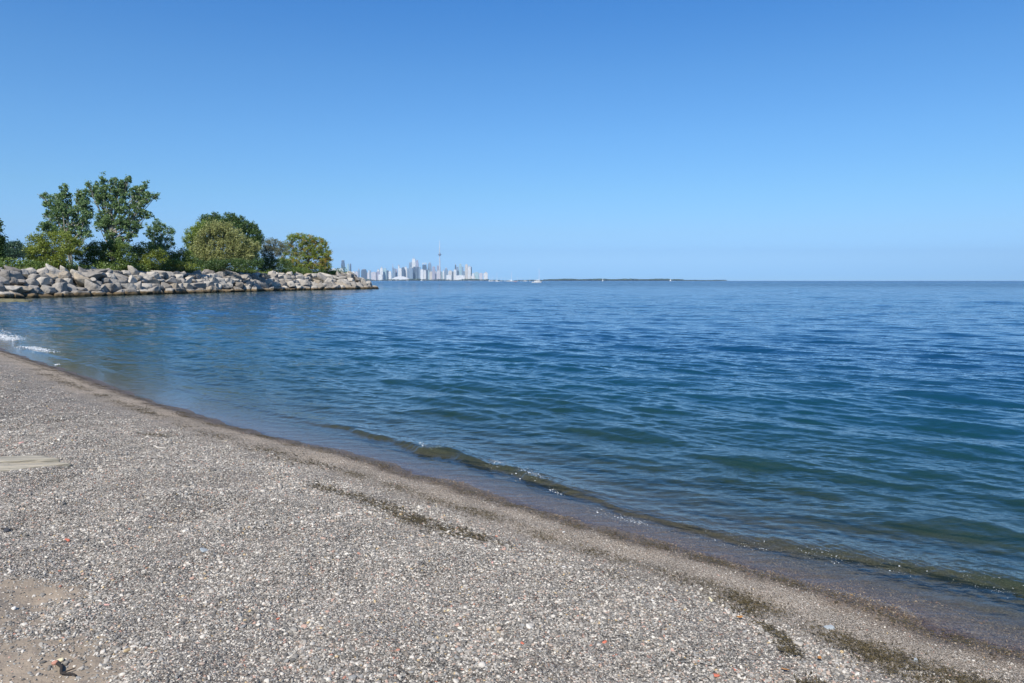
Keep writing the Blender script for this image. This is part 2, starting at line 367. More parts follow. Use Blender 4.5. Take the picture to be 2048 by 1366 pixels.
fr = m.n('Fresnel', {'IOR': 1.333, 'Normal': bmp.outputs[0]})
mx = m.n('MixShader', {0: fr.outputs[0], 1: under.outputs[0], 2: gl.outputs[0]})
m.l(mx.outputs[0], m.out.inputs[0])
M_water = m.m
link('water', wme, M_water, kind='structure')
#%%PART2
# ------------------------------------------------------------------ materials for things
def rock_mat(name, c1, c2, algae=True):
    m = NT(name); pos = m.pos(); tc = m.n('TexCoord').outputs['Object']
    r_ = m.n('ObjectInfo').outputs['Random']
    n1 = m.noise(tc, 1.3, 6, 0.65); n2 = m.noise(tc, 9.0, 5, 0.7)
    c = m.mix(m.step(n1, 0.33, 0.68), c1, c2)
    c = m.mix(m.math('MULTIPLY', m.step(n2, 0.52, 0.72), 0.55), c, (0.085, 0.08, 0.072))
    c = m.mix(1.0, c, (0.92, 0.91, 0.89), 'MULTIPLY'); c = m.mix(m.math('MULTIPLY_ADD', r_, 0.5, 0.0), c, m.mix(r_, (0.50, 0.45, 0.38), (0.17, 0.155, 0.135)))
    if algae:
        zz = m.n('SeparateXYZ', {0: pos}).outputs[2]
        nz = m.noise(pos, 1.6, 5, 0.7)
        ring = m.math('MULTIPLY_ADD', nz, -0.55, zz)
        c = m.mix(m.math('SUBTRACT', 1.0, m.step(ring, 0.10, 0.34)), c, m.mix(nz, (0.10, 0.07, 0.04), (0.19, 0.14, 0.08)))
        c = m.mix(m.math('SUBTRACT', 1.0, m.step(ring, -0.16, 0.04)), c, (0.028, 0.026, 0.014))
    b = m.n('Bump', {'Strength': 0.7, 'Distance': 0.06, 'Height': m.math('ADD', n1, m.math('MULTIPLY', n2, 0.7))})
    m.bsdf(Base_Color=c, Roughness=0.92, Normal=b.outputs[0], Specular_IOR_Level=0.2)
    return m.m
M_pale = rock_mat('pale_limestone', (0.54, 0.505, 0.445), (0.41, 0.385, 0.345))
M_grey = rock_mat('grey_limestone', (0.37, 0.345, 0.31), (0.26, 0.245, 0.225))
M_tan = rock_mat('tan_sandstone', (0.46, 0.385, 0.28), (0.35, 0.30, 0.235))
M_dark = rock_mat('dark_grey_stone', (0.24, 0.22, 0.195), (0.17, 0.157, 0.14))
M_moss = rock_mat('mossy_stone', (0.14, 0.13, 0.05), (0.07, 0.075, 0.02), False)
def flat_mat(name, c, rough=0.7, metal=0.0, spec=0.4, var=0.12, scale=3.0):
    m = NT(name); n = m.noise(m.n('TexCoord').outputs['Object'], scale, 5, 0.6)
    cc = m.mix(n, tuple(x * (1 - var) for x in c), tuple(min(1, x * (1 + var)) for x in c))
    m.bsdf(Base_Color=cc, Roughness=rough, Metallic=metal, Specular_IOR_Level=spec); return m.m
def leaf_mat(name, c_dark, c_light, c_alt=None, alt=0.0, tr=0.35):
    m = NT(name); t = m.attr('tint'); t2 = m.attr('clump')
    c = m.mix(t, c_dark, c_light)
    if c_alt: c = m.mix(m.math('MULTIPLY', m.step(t2, 1 - alt - 0.1, 1 - alt + 0.15), 0.85), c, c_alt)
    d = m.n('BsdfDiffuse', {'Color': c}); g = m.n('BsdfGlossy', {'Color': (0.5, 0.55, 0.5, 1), 'Roughness': 0.45})
    trn = m.n('BsdfTranslucent', {'Color': c}); a = m.n('MixShader', {0: tr, 1: d.outputs[0], 2: trn.outputs[0]})
    b = m.n('MixShader', {0: 0.05, 1: a.outputs[0], 2: g.outputs[0]}); m.l(b.outputs[0], m.out.inputs[0]); return m.m
M_bark = flat_mat('pale_bark', (0.30, 0.28, 0.24), 0.95); M_bark_dark = flat_mat('dark_bark', (0.10, 0.085, 0.07), 0.95)
L_poplar = leaf_mat('poplar_leaves', (0.090, 0.170, 0.062), (0.225, 0.33, 0.13))
L_dark = leaf_mat('dark_leaves', (0.045, 0.095, 0.025), (0.11, 0.18, 0.05))
L_olive = leaf_mat('olive_leaves', (0.21, 0.24, 0.075), (0.42, 0.43, 0.17))
L_willow = leaf_mat('willow_leaves', (0.13, 0.20, 0.035), (0.28, 0.36, 0.08))
L_yellow = leaf_mat('yellow_green_leaves', (0.15, 0.22, 0.03), (0.33, 0.39, 0.07), (0.46, 0.30, 0.08), 0.22)
L_shrub = leaf_mat('shrub_leaves', (0.125, 0.175, 0.025), (0.29, 0.34, 0.06))
L_grey = leaf_mat('greyish_leaves', (0.13, 0.15, 0.085), (0.25, 0.26, 0.16))
L_mid = leaf_mat('mid_green_leaves', (0.075, 0.13, 0.025), (0.18, 0.25, 0.05))
L_blue = leaf_mat('blue_green_leaves', (0.045, 0.10, 0.06), (0.09, 0.16, 0.10))
M_grass = leaf_mat('dry_grass', (0.16, 0.14, 0.055), (0.30, 0.25, 0.12), tr=0.25)

# ------------------------------------------------------------------ breakwater boulders
def ico(n):
    import bmesh
    bm = bmesh.new(); bmesh.ops.create_icosphere(bm, subdivisions=n, radius=1.0)
    V = np.array([v.co[:] for v in bm.verts]); F = np.array([[v.index for v in f.verts] for f in bm.faces]); bm.free(); return V, F
ICO4, ICO4F = ico(5)
ICO2, ICO2F = ico(3)
def boulder_verts(seed, kind, D=None, soft=20):
    r_ = np.random.default_rng(seed); D = ICO4 if D is None else D
    dims = {'blocky': (1.0, 0.75, 0.62), 'flat': (1.15, 0.85, 0.42), 'rounded': (0.95, 0.8, 0.68), 'wedge': (1.1, 0.75, 0.6), 'long': (1.4, 0.62, 0.5)}[kind]
    N = []; dd = []
    for ax in range(3):
        for sg in (-1, 1):
            n = np.zeros(3); n[ax] = sg; n += r_.normal(0, 0.17 if kind != 'wedge' else 0.3, 3); n /= np.linalg.norm(n)
            N.append(n); dd.append(dims[ax] * r_.uniform(0.82, 1.08))
    for _ in range(7 if kind != 'rounded' else 14):
        n = r_.normal(size=3); n /= np.linalg.norm(n)
        N.append(n); dd.append(np.linalg.norm(n * np.array(dims)) * r_.uniform(0.86, 1.1))
    N = np.array(N); dd = np.array(dd)
    g = np.maximum(D @ N.T, 1e-3) / dd
    rr = 1 / (np.sum(g ** soft, axis=1) ** (1 / soft))
    V = D * rr[:, None]
    V = V * (1 + 0.030 * sinnoise(V, 0.9, 12, seed + 1, 3) + 0.016 * sinnoise(V, 0.3, 16, seed + 2, 3) + 0.006 * sinnoise(V, 0.12, 16, seed + 3, 3))[:, None]
    return V
kinds = ['blocky', 'flat', 'rounded', 'wedge', 'long', 'blocky', 'flat', 'wedge', 'blocky', 'rounded', 'flat', 'wedge', 'long', 'blocky']
mats = [(M_pale, 'pale'), (M_grey, 'grey'), (M_tan, 'tan'), (M_dark, 'dark grey')]
protos = {}
def proto(i, mi):
    if (i, mi) not in protos:
        me = make_mesh('boulder', boulder_verts(100 + i, kinds[i]), ICO4F, True); me.materials.append(mats[mi][0])
        protos[(i, mi)] = me
    return protos[(i, mi)]
def ordinal(n):
    return '%d%s' % (n, 'th' if 10 <= n % 100 <= 20 else {1: 'st', 2: 'nd', 3: 'rd'}.get(n % 10, 'th'))
RL = resample([(-66, 64)] + rock_line[:], 8); RL = RL[::-1]      # from the tip towards the beach
seg = np.hypot(*np.diff(RL, axis=0).T); arc = np.concatenate([[0], np.cumsum(seg)])
def along(a):
    x = np.interp(a, arc, RL[:, 0]); y = np.interp(a, arc, RL[:, 1])
    x2 = np.interp(a + 0.8, arc, RL[:, 0]); y2 = np.interp(a + 0.8, arc, RL[:, 1]); x1 = np.interp(a - 0.8, arc, RL[:, 0]); y1 = np.interp(a - 0.8, arc, RL[:, 1])
    t = np.array([x2 - x1, y2 - y1]); t /= np.linalg.norm(t); return np.array([x, y]), t
rows = [('waterline row', 0.45, 0.10, 1.0), ('second row up', 1.5, 0.98, 0.95), ('middle row', 2.55, 1.78, 0.92), ('fourth row up', 3.6, 2.50, 0.9), ('crest row', 4.9, 3.02, 0.88)]
rb = np.random.default_rng(5); cand = []; placed = []
for ri, (rname, off, zc, sc0) in enumerate(rows):
    a = 6.0 + ri * 2.5 + rb.uniform(0, 1); k = 0
    while a < arc[-1] - 1:
        p, t = along(a); nrm = np.array([t[1], -t[0]])
        if signed(np.array([p + nrm * 3]))[0] < 0: nrm = -nrm
        far = np.clip((p[1] - 70) / 110, 0, 1)
        size = rb.uniform(0.72, 1.18) * (0.90 + 0.34 * far) * sc0
        q = p + nrm * (off + rb.normal(0, 0.22))
        if all((q[0] - o[0]) ** 2 + (q[1] - o[1]) ** 2 > (0.6 * size) ** 2 + 0.15 for o in placed[-200:]):
            i = int(rb.integers(0, len(kinds))); mi = int(rb.choice(4, p=[0.40, 0.40, 0.08, 0.12]))
            k += 1
            cand.append([ri, a, q, zc + rb.normal(0, 0.10), i, mi, size, (rb.normal(0, 0.2), rb.normal(0, 0.2), math.atan2(t[1], t[0]) + rb.normal(0, 0.5)),
                         (size * rb.uniform(0.95, 1.2), size * rb.uniform(0.9, 1.1), size * rb.uniform(0.86, 1.15))])
            placed.append(q)
        a += size * (2.0 + 0.2 * far) * rb.uniform(0.9, 1.06)
# the 300 that show largest are single boulders; the few smallest join the filling rubble
cand.sort(key=lambda c: -c[6] / math.hypot(*c[2]) * (1.0 if c[0] != 4 else 1.15)); extra = cand[300:]; cand = sorted(cand[:300], key=lambda c: (c[0], c[1])); cnt = {}
for ri, a, q, zc, i, mi, size, rot, scl in cand:
    cnt[ri] = cnt.get(ri, 0) + 1
    shp = {'blocky': 'blocky', 'flat': 'slab-like', 'rounded': 'rounded', 'wedge': 'wedge-shaped', 'long': 'elongated'}[kinds[i]]
    o = link('boulder', proto(i, mi), None, loc=(q[0], q[1], zc), label="%s %s boulder, %s from the tip in the breakwater's %s" % (mats[mi][1], shp, ordinal(cnt[ri]), rows[ri][0]),
             cat='boulder', group='boulders of the breakwater')
    o.rotation_euler = rot; o.scale = scl
print('boulders', len(cand), 'left over', len(extra))
for px, py, Y, sz, lab in ((8, 603, 70, 1.3, 'low mossy green rock awash at the left edge beside the waterline boulders'), (38, 603.5, 70.5, 0.8, 'small mossy rock awash right of the larger mossy rock at the left edge')):
    V = boulder_verts(300 + px, 'flat'); me = make_mesh('mossy_rock', V, ICO4F)
    x, y = on_z(px, py); o = link('mossy_rock', me, M_moss, loc=(x, y, 0.0), label=lab, cat='rock'); o.scale = (sz * 1.5, sz, sz * 0.45)
# small rubble between the boulders, mostly dark stone to paint in the gaps' shade
VV, FF = [], []; n0 = 0; MI = []
small = [boulder_verts(500 + i, ['blocky', 'rounded', 'wedge'][i % 3], ico(2)[0]) for i in range(6)]; SF = ico(2)[1]
for i in range(900):
    a = rb.uniform(4, arc[-1]); p, t = along(a); nrm = np.array([t[1], -t[0]])
    if signed(np.array([p + nrm * 3]))[0] < 0: nrm = -nrm
    f = rb.uniform(0, 5.4); q = p + nrm * f; sz = rb.uniform(0.25, 0.5)
    zz = np.interp(f, [0, 1.5, 2.55, 3.6, 4.9, 6], [-0.35, .35, 1.15, 1.85, 2.5, 2.8])
    c, s_ = math.cos(rb.uniform(0, 6.28)), math.sin(rb.uniform(0, 6.28))
    V = small[i % 6] * sz; ang = rb.uniform(0, 6.28); V = np.column_stack([V[:, 0] * math.cos(ang) - V[:, 1] * math.sin(ang), V[:, 0] * math.sin(ang) + V[:, 1] * math.cos(ang), V[:, 2]])
    VV.append(V + [q[0], q[1], zz]); FF.append(SF + n0); n0 += len(V); MI.append(np.full(len(SF), int(rb.choice(4, p=[.1, .3, .1, .5])), dtype=np.int32))
for ri, a, q, zc, i, mi, size, rot, scl in extra:
    V = boulder_verts(100 + i, kinds[i], ico(2)[0]) * scl; c, s_ = math.cos(rot[2]), math.sin(rot[2])
    VV.append(np.column_stack([V[:, 0] * c - V[:, 1] * s_, V[:, 0] * s_ + V[:, 1] * c, V[:, 2]]) + [q[0], q[1], zc]); FF.append(SF + n0); n0 += len(V); MI.append(np.full(len(SF), mi, dtype=np.int32))
rme = make_mesh('rubble', np.concatenate(VV), np.concatenate(FF))
for mm_, _n in mats: rme.materials.append(mm_)
rme.polygons.foreach_set('material_index', np.concatenate(MI))
link('rubble', rme, None, label='small broken stones filling gaps between the breakwater boulders', cat='rubble', kind='stuff')

# ------------------------------------------------------------------ trees and shrubs
def crown_mesh(lobes, density, leaf, seed, droop=0.0, clump_r=0.38, fill=0.6):
    """lobes: (centre, radii). Leaf-sized quads gathered in clumps through every lobe."""
    r_ = np.random.default_rng(seed); C = []; CT = []
    for c, rr in lobes:
        c = np.array(c, float); rr = np.array(rr, float)
        n = max(5, int(density * (rr[0] * rr[1] * rr[2]) ** (2 / 3)))
        d = r_.normal(size=(n, 3)); d /= np.linalg.norm(d, axis=1)[:, None]
        rad_ = r_.uniform(fill ** 3, 1, n) ** (1 / 3) * (r_.uniform(0.82, 1.12, n) + (r_.uniform(0, 1, n) < 0.08) * r_.uniform(0.05, 0.4, n))
        C.append(c + d * rr * rad_[:, None]); CT.append(r_.uniform(0, 1, n))
    C = np.concatenate(C); CT = np.concatenate(CT); per = 40; leaf = leaf * 0.80
    cr = clump_r * r_.uniform(0.6, 1.4, len(C))
    P_ = np.repeat(C, per, axis=0) + r_.normal(size=(len(C) * per, 3)) * np.repeat(cr, per)[:, None] * [0.6, 0.6, 0.5 + droop]
    n = len(P_); a = r_.normal(size=(n, 3)); a[:, 2] *= 0.8; a /= np.linalg.norm(a, axis=1)[:, None]
    b = np.cross(a, r_.normal(size=(n, 3))); b /= np.linalg.norm(b, axis=1)[:, None]
    sz = leaf * r_.uniform(0.6, 1.35, n)[:, None]; a = a * sz; b = b * sz * 0.55
    V = np.stack([P_ - a, P_ - b, P_ + a, P_ + b], 1).reshape(-1, 3)
    F_ = np.arange(4 * n).reshape(-1, 4)
    return make_mesh('crown', V, F_, False, attrs={'tint': np.clip(np.repeat(CT, per) * 0.7 + r_.uniform(0, 0.45, n), 0, 1), 'clump': np.repeat(CT, per)})
def gz(x, y): return float(height(np.array([[x, y]]))[0])
def plant(name, cat, label, Y, base_px, lobes_px, leafmat, bark, density=26, leaf=0.15, seed=0, depth=0.8, trunk_r=0.22, stems=1, droop=0.0, clump_r=0.38, group=None, fill=0.6, limbs=True):
    """lobes_px: (px, py, half width px, half height px) measured on the photograph, set at distance Y"""
    r_ = np.random.default_rng(seed + 900); s_ = Y / FPX
    b = at(base_px, 540, Y); bz = gz(b[0], Y); root = empty(name, (b[0], Y, bz - 0.15), label=label, cat=cat, group=group)
    lobes = []
    for px, py, hw, hh in lobes_px:
        c = at(px, py, Y); rx, rz = hw * s_, hh * s_; ry = max(rx, rz) * depth
        dy = r_.uniform(-1, 1) * ry * 0.45
        lobes.append(((c[0] - b[0], dy, c[2] - bz + 0.15), (rx, ry, rz)))
    link('crown', crown_mesh(lobes, density, leaf, seed, droop, clump_r, fill), leafmat, root)
    t = MB(); top = max(l[0][2] for l in lobes)
    for k in range(stems):
        lean = np.clip(r_.normal(0, 0.05, 2), -0.07, 0.07) * top; H = top * r_.uniform(0.68, 0.8)
        o2 = np.array([r_.normal(0, 0.3), r_.normal(0, 0.3), 0]) * (k > 0)
        pts = [o2 + np.array([lean[0] * f ** 1.5 + 0.12 * math.sin(f * 7 + k), lean[1] * f ** 1.5, H * f]) for f in np.linspace(0, 1, 8)]
        t.tube(pts, np.linspace(trunk_r, trunk_r * 0.22, 8) * (0.75 if k else 1), 7)
    if limbs:
        for (c, rr) in lobes:
            h0 = max(0.15 * top, min(c[2] * 0.55, top * 0.6)); a0 = np.array([0, 0, h0]); c = np.array(c)
            pts = [a0 + (c - a0) * f + np.array([0, 0, -0.06 * top * math.sin(f * math.pi)]) for f in np.linspace(0, 0.98, 6)]
            t.tube(pts, np.linspace(trunk_r * 0.5, trunk_r * 0.10, 6), 6)
            for q in range(3):
                e = c + r_.normal(size=3) * np.array(rr) * 0.6; t.tube([a0 + (c - a0) * 0.7, (a0 + (c - a0) * 0.85 + e) / 2, e], [trunk_r * 0.2, trunk_r * 0.12, trunk_r * 0.05], 5)
    t.build('trunk', bark, root, smooth=True)
    return root
# the two tall poplars
plant('poplar_tree', 'tree', 'tall dark green poplar on the left of the pair, above the olive bush', 108, 142,
      [(88, 392, 6, 9), (93, 408, 8, 9), (98, 450, 18, 9), (84, 455, 11, 8), (108, 405, 13, 16), (112, 425, 15, 15), (120, 440, 16, 14), (133, 384, 9, 15), (130, 405, 15, 18), (140, 425, 18, 18), (156, 385, 6, 10), (160, 405, 10, 18),
       (172, 385, 6, 10), (172, 410, 12, 18), (176, 432, 12, 16), (155, 445, 20, 14), (165, 462, 14, 10), (135, 462, 15, 12), (110, 460, 16, 10), (150, 480, 12, 12), (175, 470, 8, 8), (92, 430, 6, 5)],
      L_poplar, M_bark, density=34, leaf=0.15, seed=1, trunk_r=0.26, stems=2, clump_r=0.24, fill=0.1)
plant('poplar_tree', 'tree', 'tallest poplar with spiky upright crown and pale trunks, right of its twin', 117, 226,
      [(177, 370, 6, 7), (184, 382, 9, 13), (192, 372, 5, 10), (206, 365, 7, 14), (207, 385, 12, 18), (226, 362, 4.5, 12), (228, 385, 10, 18), (239, 368, 5, 12), (246, 366, 5, 14), (256, 360, 6, 9), (248, 385, 12, 18), (272, 385, 6, 14), (281, 378, 6, 10), (293, 371, 4, 9),
       (284, 392, 10, 12), (300, 392, 9, 10), (311, 392, 5, 7), (272, 400, 15, 14), (290, 405, 10, 9), (200, 400, 14, 14), (225, 408, 17, 18), (248, 415, 17, 16), (275, 422, 17, 14), (294, 430, 10, 7), (205, 430, 14, 14), (218, 442, 14, 14), (245, 445, 18, 14), (268, 448, 16, 14), (208, 452, 14, 9), (220, 470, 12, 12), (245, 475, 16, 12), (262, 462, 14, 14), (240, 490, 14, 10), (195, 445, 8, 6)],
      L_poplar, M_bark, density=34, leaf=0.15, seed=2, trunk_r=0.28, stems=3, clump_r=0.24, fill=0.1)
plant('poplar_tree', 'tree', 'short young poplar at the right foot of the tallest poplar', 125, 318,
      [(314, 446, 7, 8), (305, 460, 12, 10), (322, 455, 12, 10), (338, 463, 11, 8), (298, 470, 10, 8), (318, 475, 16, 10), (340, 480, 9, 8), (310, 490, 16, 9), (330, 495, 14, 8), (346, 488, 4, 5)],
      L_poplar, M_bark, density=34, leaf=0.13, seed=3, trunk_r=0.16, clump_r=0.26, fill=0.15)
plant('broadleaf_tree', 'tree', 'dark tree cut off by the left edge of the photo', 96, -22,
      [(-8, 460, 14, 18), (-15, 480, 20, 18), (-10, 500, 16, 18), (0, 482, 9, 12), (-6, 515, 12, 14), (-35, 480, 20, 30)], L_dark, M_bark_dark, seed=4, leaf=0.16, density=30)
plant('broadleaf_tree', 'tree', 'low blue-green tree far behind the left end of the breakwater', 150, 18,
      [(8, 497, 16, 14), (28, 495, 15, 13), (42, 504, 12, 9), (18, 508, 26, 12), (48, 510, 8, 7), (4, 510, 14, 10)], L_blue, M_bark_dark, seed=5, leaf=0.2, density=26, clump_r=0.5)
# shrubs along the crest
plant('leafy_shrub', 'shrub', 'large olive-yellow bush in front of the left poplar', 101, 108,
      [(68, 480, 14, 9), (80, 492, 22, 12), (95, 478, 18, 12), (118, 473, 18, 10), (140, 482, 16, 12), (75, 508, 22, 14), (105, 500, 26, 16), (135, 502, 20, 14), (155, 495, 10, 10), (95, 522, 26, 12), (65, 522, 14, 10), (120, 520, 20, 12)],
      L_shrub, M_bark_dark, density=34, leaf=0.13, seed=6, trunk_r=0.14, stems=3)
plant('leafy_shrub', 'shrub', 'dense green bush under the tallest poplar', 112, 210,
      [(180, 500, 16, 10), (200, 495, 18, 10), (222, 492, 20, 10), (245, 497, 18, 10), (190, 515, 22, 14), (220, 512, 24, 14), (250, 515, 20, 14), (175, 528, 16, 10), (210, 530, 24, 9), (245, 530, 20, 9), (160, 512, 9, 12)],
      L_mid, M_bark_dark, density=36, leaf=0.13, seed=7, trunk_r=0.12, stems=3)
plant('leafy_shrub', 'shrub', 'mid green bush right of the tallest poplar, below the young poplar', 120, 292,
      [(272, 502, 14, 12), (290, 497, 16, 12), (310, 503, 16, 12), (280, 518, 20, 14), (305, 520, 20, 13), (270, 532, 16, 8), (298, 533, 20, 7), (322, 515, 10, 10)],
      L_shrub, M_bark_dark, density=34, leaf=0.13, seed=8, trunk_r=0.12, stems=3)
plant('leafy_shrub', 'shrub', 'dark low bush between the young poplar and the willow', 128, 342,
      [(330, 512, 14, 10), (350, 510, 14, 10), (368, 505, 10, 10), (340, 524, 20, 10), (362, 522, 16, 10), (375, 515, 10, 12)], L_mid, M_bark_dark, density=34, leaf=0.13, seed=9, trunk_r=0.10, stems=2)
plant('leafy_shrub', 'shrub', 'small yellow-green bush on the crest left of the willow', 124, 345,
      [(335, 529, 13, 8), (350, 527, 14, 8), (363, 531, 10, 7), (322, 533, 10, 6), (380, 532, 12, 6)], L_shrub, M_bark_dark, density=36, leaf=0.11, seed=10, trunk_r=0.08, stems=2)
# willow group
plant('broadleaf_tree', 'tree', 'dark green tree rising behind the olive willow', 154, 470,
      [(415, 440, 14, 10), (430, 436, 12, 8), (458, 436, 16, 10), (475, 442, 14, 10), (490, 452, 16, 12), (505, 458, 13, 11), (516, 470, 10, 12), (518, 485, 9, 12), (470, 465, 30, 22), (500, 490, 18, 22), (440, 455, 26, 16), (505, 515, 16, 18), (480, 510, 24, 20)],
      L_dark, M_bark_dark, density=30, leaf=0.17, seed=11, trunk_r=0.3)
plant('broadleaf_tree', 'tree', 'bright green tree at the left shoulder of the olive willow', 143, 402,
      [(395, 455, 14, 10), (385, 468, 12, 14), (400, 472, 16, 14), (378, 485, 8, 12), (412, 452, 14, 10), (392, 495, 16, 18), (385, 515, 14, 16), (410, 510, 20, 20), (372, 478, 4, 4)],
      L_willow, M_bark_dark, density=32, leaf=0.15, seed=12, trunk_r=0.2)
plant('willow_tree', 'tree', 'broad rounded olive willow with drooping dusty foliage', 140, 448,
      [(430, 452, 16, 9), (450, 455, 18, 10), (415, 466, 16, 10), (440, 470, 22, 12), (470, 468, 18, 10), (402, 482, 18, 12), (428, 486, 20, 12), (458, 486, 22, 12), (486, 484, 18, 12), (396, 500, 18, 11), (422, 504, 20, 11), (450, 503, 20, 10),
       (480, 500, 18, 10), (503, 502, 13, 9), (512, 492, 10, 8), (410, 518, 22, 10), (440, 520, 22, 10), (470, 516, 18, 9), (497, 512, 14, 7)],
      L_olive, M_bark_dark, density=29, leaf=0.15, seed=13, trunk_r=0.3, stems=2, droop=0.35, clump_r=0.33, fill=0.5)
plant('leafy_shrub', 'shrub', 'dark green undergrowth at the foot of the willow', 136, 440,
      [(390, 526, 16, 9), (410, 530, 18, 8), (432, 528, 18, 10), (456, 528, 18, 9), (478, 528, 18, 9), (500, 530, 14, 8), (517, 526, 10, 10)], L_dark, M_bark_dark, density=36, leaf=0.12, seed=14, trunk_r=0.08, stems=2)
plant('broadleaf_tree', 'tree', 'thin greyish tree between the willow and the yellow-green end tree', 160, 545,
      [(533, 487, 10, 9), (548, 483, 10, 8), (540, 497, 14, 10), (560, 490, 10, 8), (528, 505, 10, 10), (552, 505, 14, 10), (568, 500, 8, 8), (537, 520, 14, 14)], L_grey, M_bark, density=24, leaf=0.13, seed=15, trunk_r=0.15, stems=2, clump_r=0.4, fill=0.3)
plant('leafy_shrub', 'shrub', 'dark green bush at the foot of the thin greyish tree', 158, 542,
      [(530, 526, 10, 13), (545, 528, 14, 11), (560, 526, 12, 11), (575, 530, 9, 9), (520, 532, 9, 8)], L_dark, M_bark_dark, density=36, leaf=0.12, seed=16, trunk_r=0.08, stems=2)
plant('broadleaf_tree', 'tree', 'yellow-green tree with reddish top nearest the breakwater tip', 173, 615,
      [(585, 476, 11, 8), (600, 472, 12, 7), (618, 478, 14, 9), (635, 482, 13, 8), (646, 492, 11, 10), (655, 506, 8, 10), (578, 490, 9, 9), (605, 490, 16, 11), (630, 498, 16, 11), (590, 505, 12, 10), (612, 510, 16, 12), (640, 514, 16, 12),
       (650, 525, 11, 12), (590, 524, 14, 12), (615, 530, 16, 9), (638, 532, 14, 8), (575, 528, 9, 10), (660, 517, 4, 6), (600, 535, 16, 8), (566, 520, 8, 9), (572, 505, 8, 8), (650, 536, 12, 7)], L_yellow, M_bark_dark, density=26, leaf=0.15, seed=17, trunk_r=0.22, stems=2, fill=0.3)
# low undergrowth filling the strip behind the crest boulders
n = 5200; a = rb.uniform(8, arc[-1], n); xs = np.interp(a, arc, RL[:, 0]); ys = np.interp(a, arc, RL[:, 1])
up = np.column_stack([xs - rb.uniform(6.0, 14, n), ys + rb.uniform(-1, 2, n)]); su = signed(up); up = up[(su > 6.2)]; up = up[rb.uniform(0, 1, len(up)) < np.clip(0.75 + 0.6 * sinnoise(up, 6, 8, 301), 0, 1)]
uh = height(up); ut = rb.uniform(0, 1, len(up)); per = 34
hh_ = 0.75 + 0.5 * sinnoise(up, 5, 8, 302)
Pu = np.repeat(np.column_stack([up, uh]), per, axis=0) + rb.normal(size=(len(up) * per, 3)) * [0.45, 0.45, 0.05]; Pu[:, 2] += rb.uniform(0, 1, len(Pu)) * np.repeat(np.clip(hh_, 0.45, 1.7), per) * 1.6
aa = rb.normal(size=Pu.shape); aa /= np.linalg.norm(aa, axis=1)[:, None]; bb_ = np.cross(aa, rb.normal(size=Pu.shape)); bb_ /= np.linalg.norm(bb_, axis=1)[:, None]
sz = 0.13 * rb.uniform(0.6, 1.3, len(Pu))[:, None]; V = np.stack([Pu - aa * sz, Pu - bb_ * sz * .6, Pu + aa * sz, Pu + bb_ * sz * .6], 1).reshape(-1, 3)
link('undergrowth', make_mesh('undergrowth', V, np.arange(len(V)).reshape(-1, 4), False, attrs={'tint': np.clip(np.repeat(ut, per) * .7 + rb.uniform(0, .4, len(Pu)), 0, 1), 'clump': np.repeat(ut, per)}), L_mid, label='low green undergrowth between the trees behind the crest boulders', cat='undergrowth', kind='stuff')
# grass behind the crest
n = 26000; a = rb.uniform(3, arc[-1], n); pp = []
xs = np.interp(a, arc, RL[:, 0]); ys = np.interp(a, arc, RL[:, 1])
gp = np.column_stack([xs - rb.uniform(5.6, 22, n), ys + rb.uniform(-2, 3, n)]); sg = signed(gp); gp = gp[(sg > 5.8)]
gh = height(gp); hgt_ = rb.uniform(0.35, 1.0, len(gp)); ang = rb.uniform(0, 6.28, len(gp))
dx, dy = np.cos(ang) * 0.05, np.sin(ang) * 0.05; lx, ly = rb.normal(0, 0.18, len(gp)), rb.normal(0, 0.18, len(gp))
V = np.stack([np.column_stack([gp[:, 0] - dx, gp[:, 1] - dy, gh - 0.05]), np.column_stack([gp[:, 0] + dx, gp[:, 1] + dy, gh - 0.05]), np.column_stack([gp[:, 0] + lx, gp[:, 1] + ly, gh + hgt_])], 1).reshape(-1, 3)
link('dry_grass', make_mesh('dry_grass', V, np.arange(len(V)).reshape(-1, 3), False, attrs={'tint': rb.uniform(0, 1, len(gp)), 'clump': rb.uniform(0, 1, len(gp))}), M_grass, label='dry straw coloured grass behind the crest boulders', cat='grass', kind='stuff')

# ------------------------------------------------------------------ gravel
def gravel_points(n, ymin, ymax, smin, size_mu, size_sig, fade=None, seed=0, s_fade=0.5):
    r_ = np.random.default_rng(seed); out = []
    # wedge of beach the photo sees, a margin to each side
    y = np.sqrt(r_.uniform(ymin ** 2, ymax ** 2, n)); x = r_.uniform(-0.80, 0.80, n) * y + r_.uniform(-0.3, 0.3, n)
    P_ = np.column_stack([x, y]); s_ = signed(P_); k = (s_ > smin)
    nn = sinnoise(P_, 0.5, 12, 70 + seed) * 0.25
    k &= r_.uniform(0, 1, n) < smooth01(smin, smin + s_fade, s_ + nn * s_fade)
    k &= r_.uniform(0, 1, n) > 0.80 * smooth01(0.35, 0.75, sand_mask(P_))
    if fade: k &= r_.uniform(0, 1, n) < 1 - smooth01(fade[0], fade[1], y)
    P_ = P_[k]; s_ = s_[k]; sz = np.exp(r_.normal(math.log(size_mu), size_sig, len(P_))) * np.exp(np.clip(0.16 * sinnoise(P_, 0.8, 12, 95) + 0.08 * sinnoise(P_, 0.25, 12, 96), -0.4, 0.4))
    return np.column_stack([P_, height(P_, s_) + sz * 0.12]), sz
A, sa = gravel_points(760000, 2.2, 11, 0.75, 0.0043, 0.36, (8.0, 11), 1)
B, sb = gravel_points(150000, 2.2, 24, 0.85, 0.0074, 0.30, (14, 24), 2)
C, sc_ = gravel_points(330000, 2.4, 10.0, -0.8, 0.0027, 0.35, (6, 10), 3, 0.2)
GP = np.concatenate([A, B, C]); GS = np.concatenate([sa, sb, sc_]); print('pebbles', len(GP))
gr = np.random.default_rng(77)
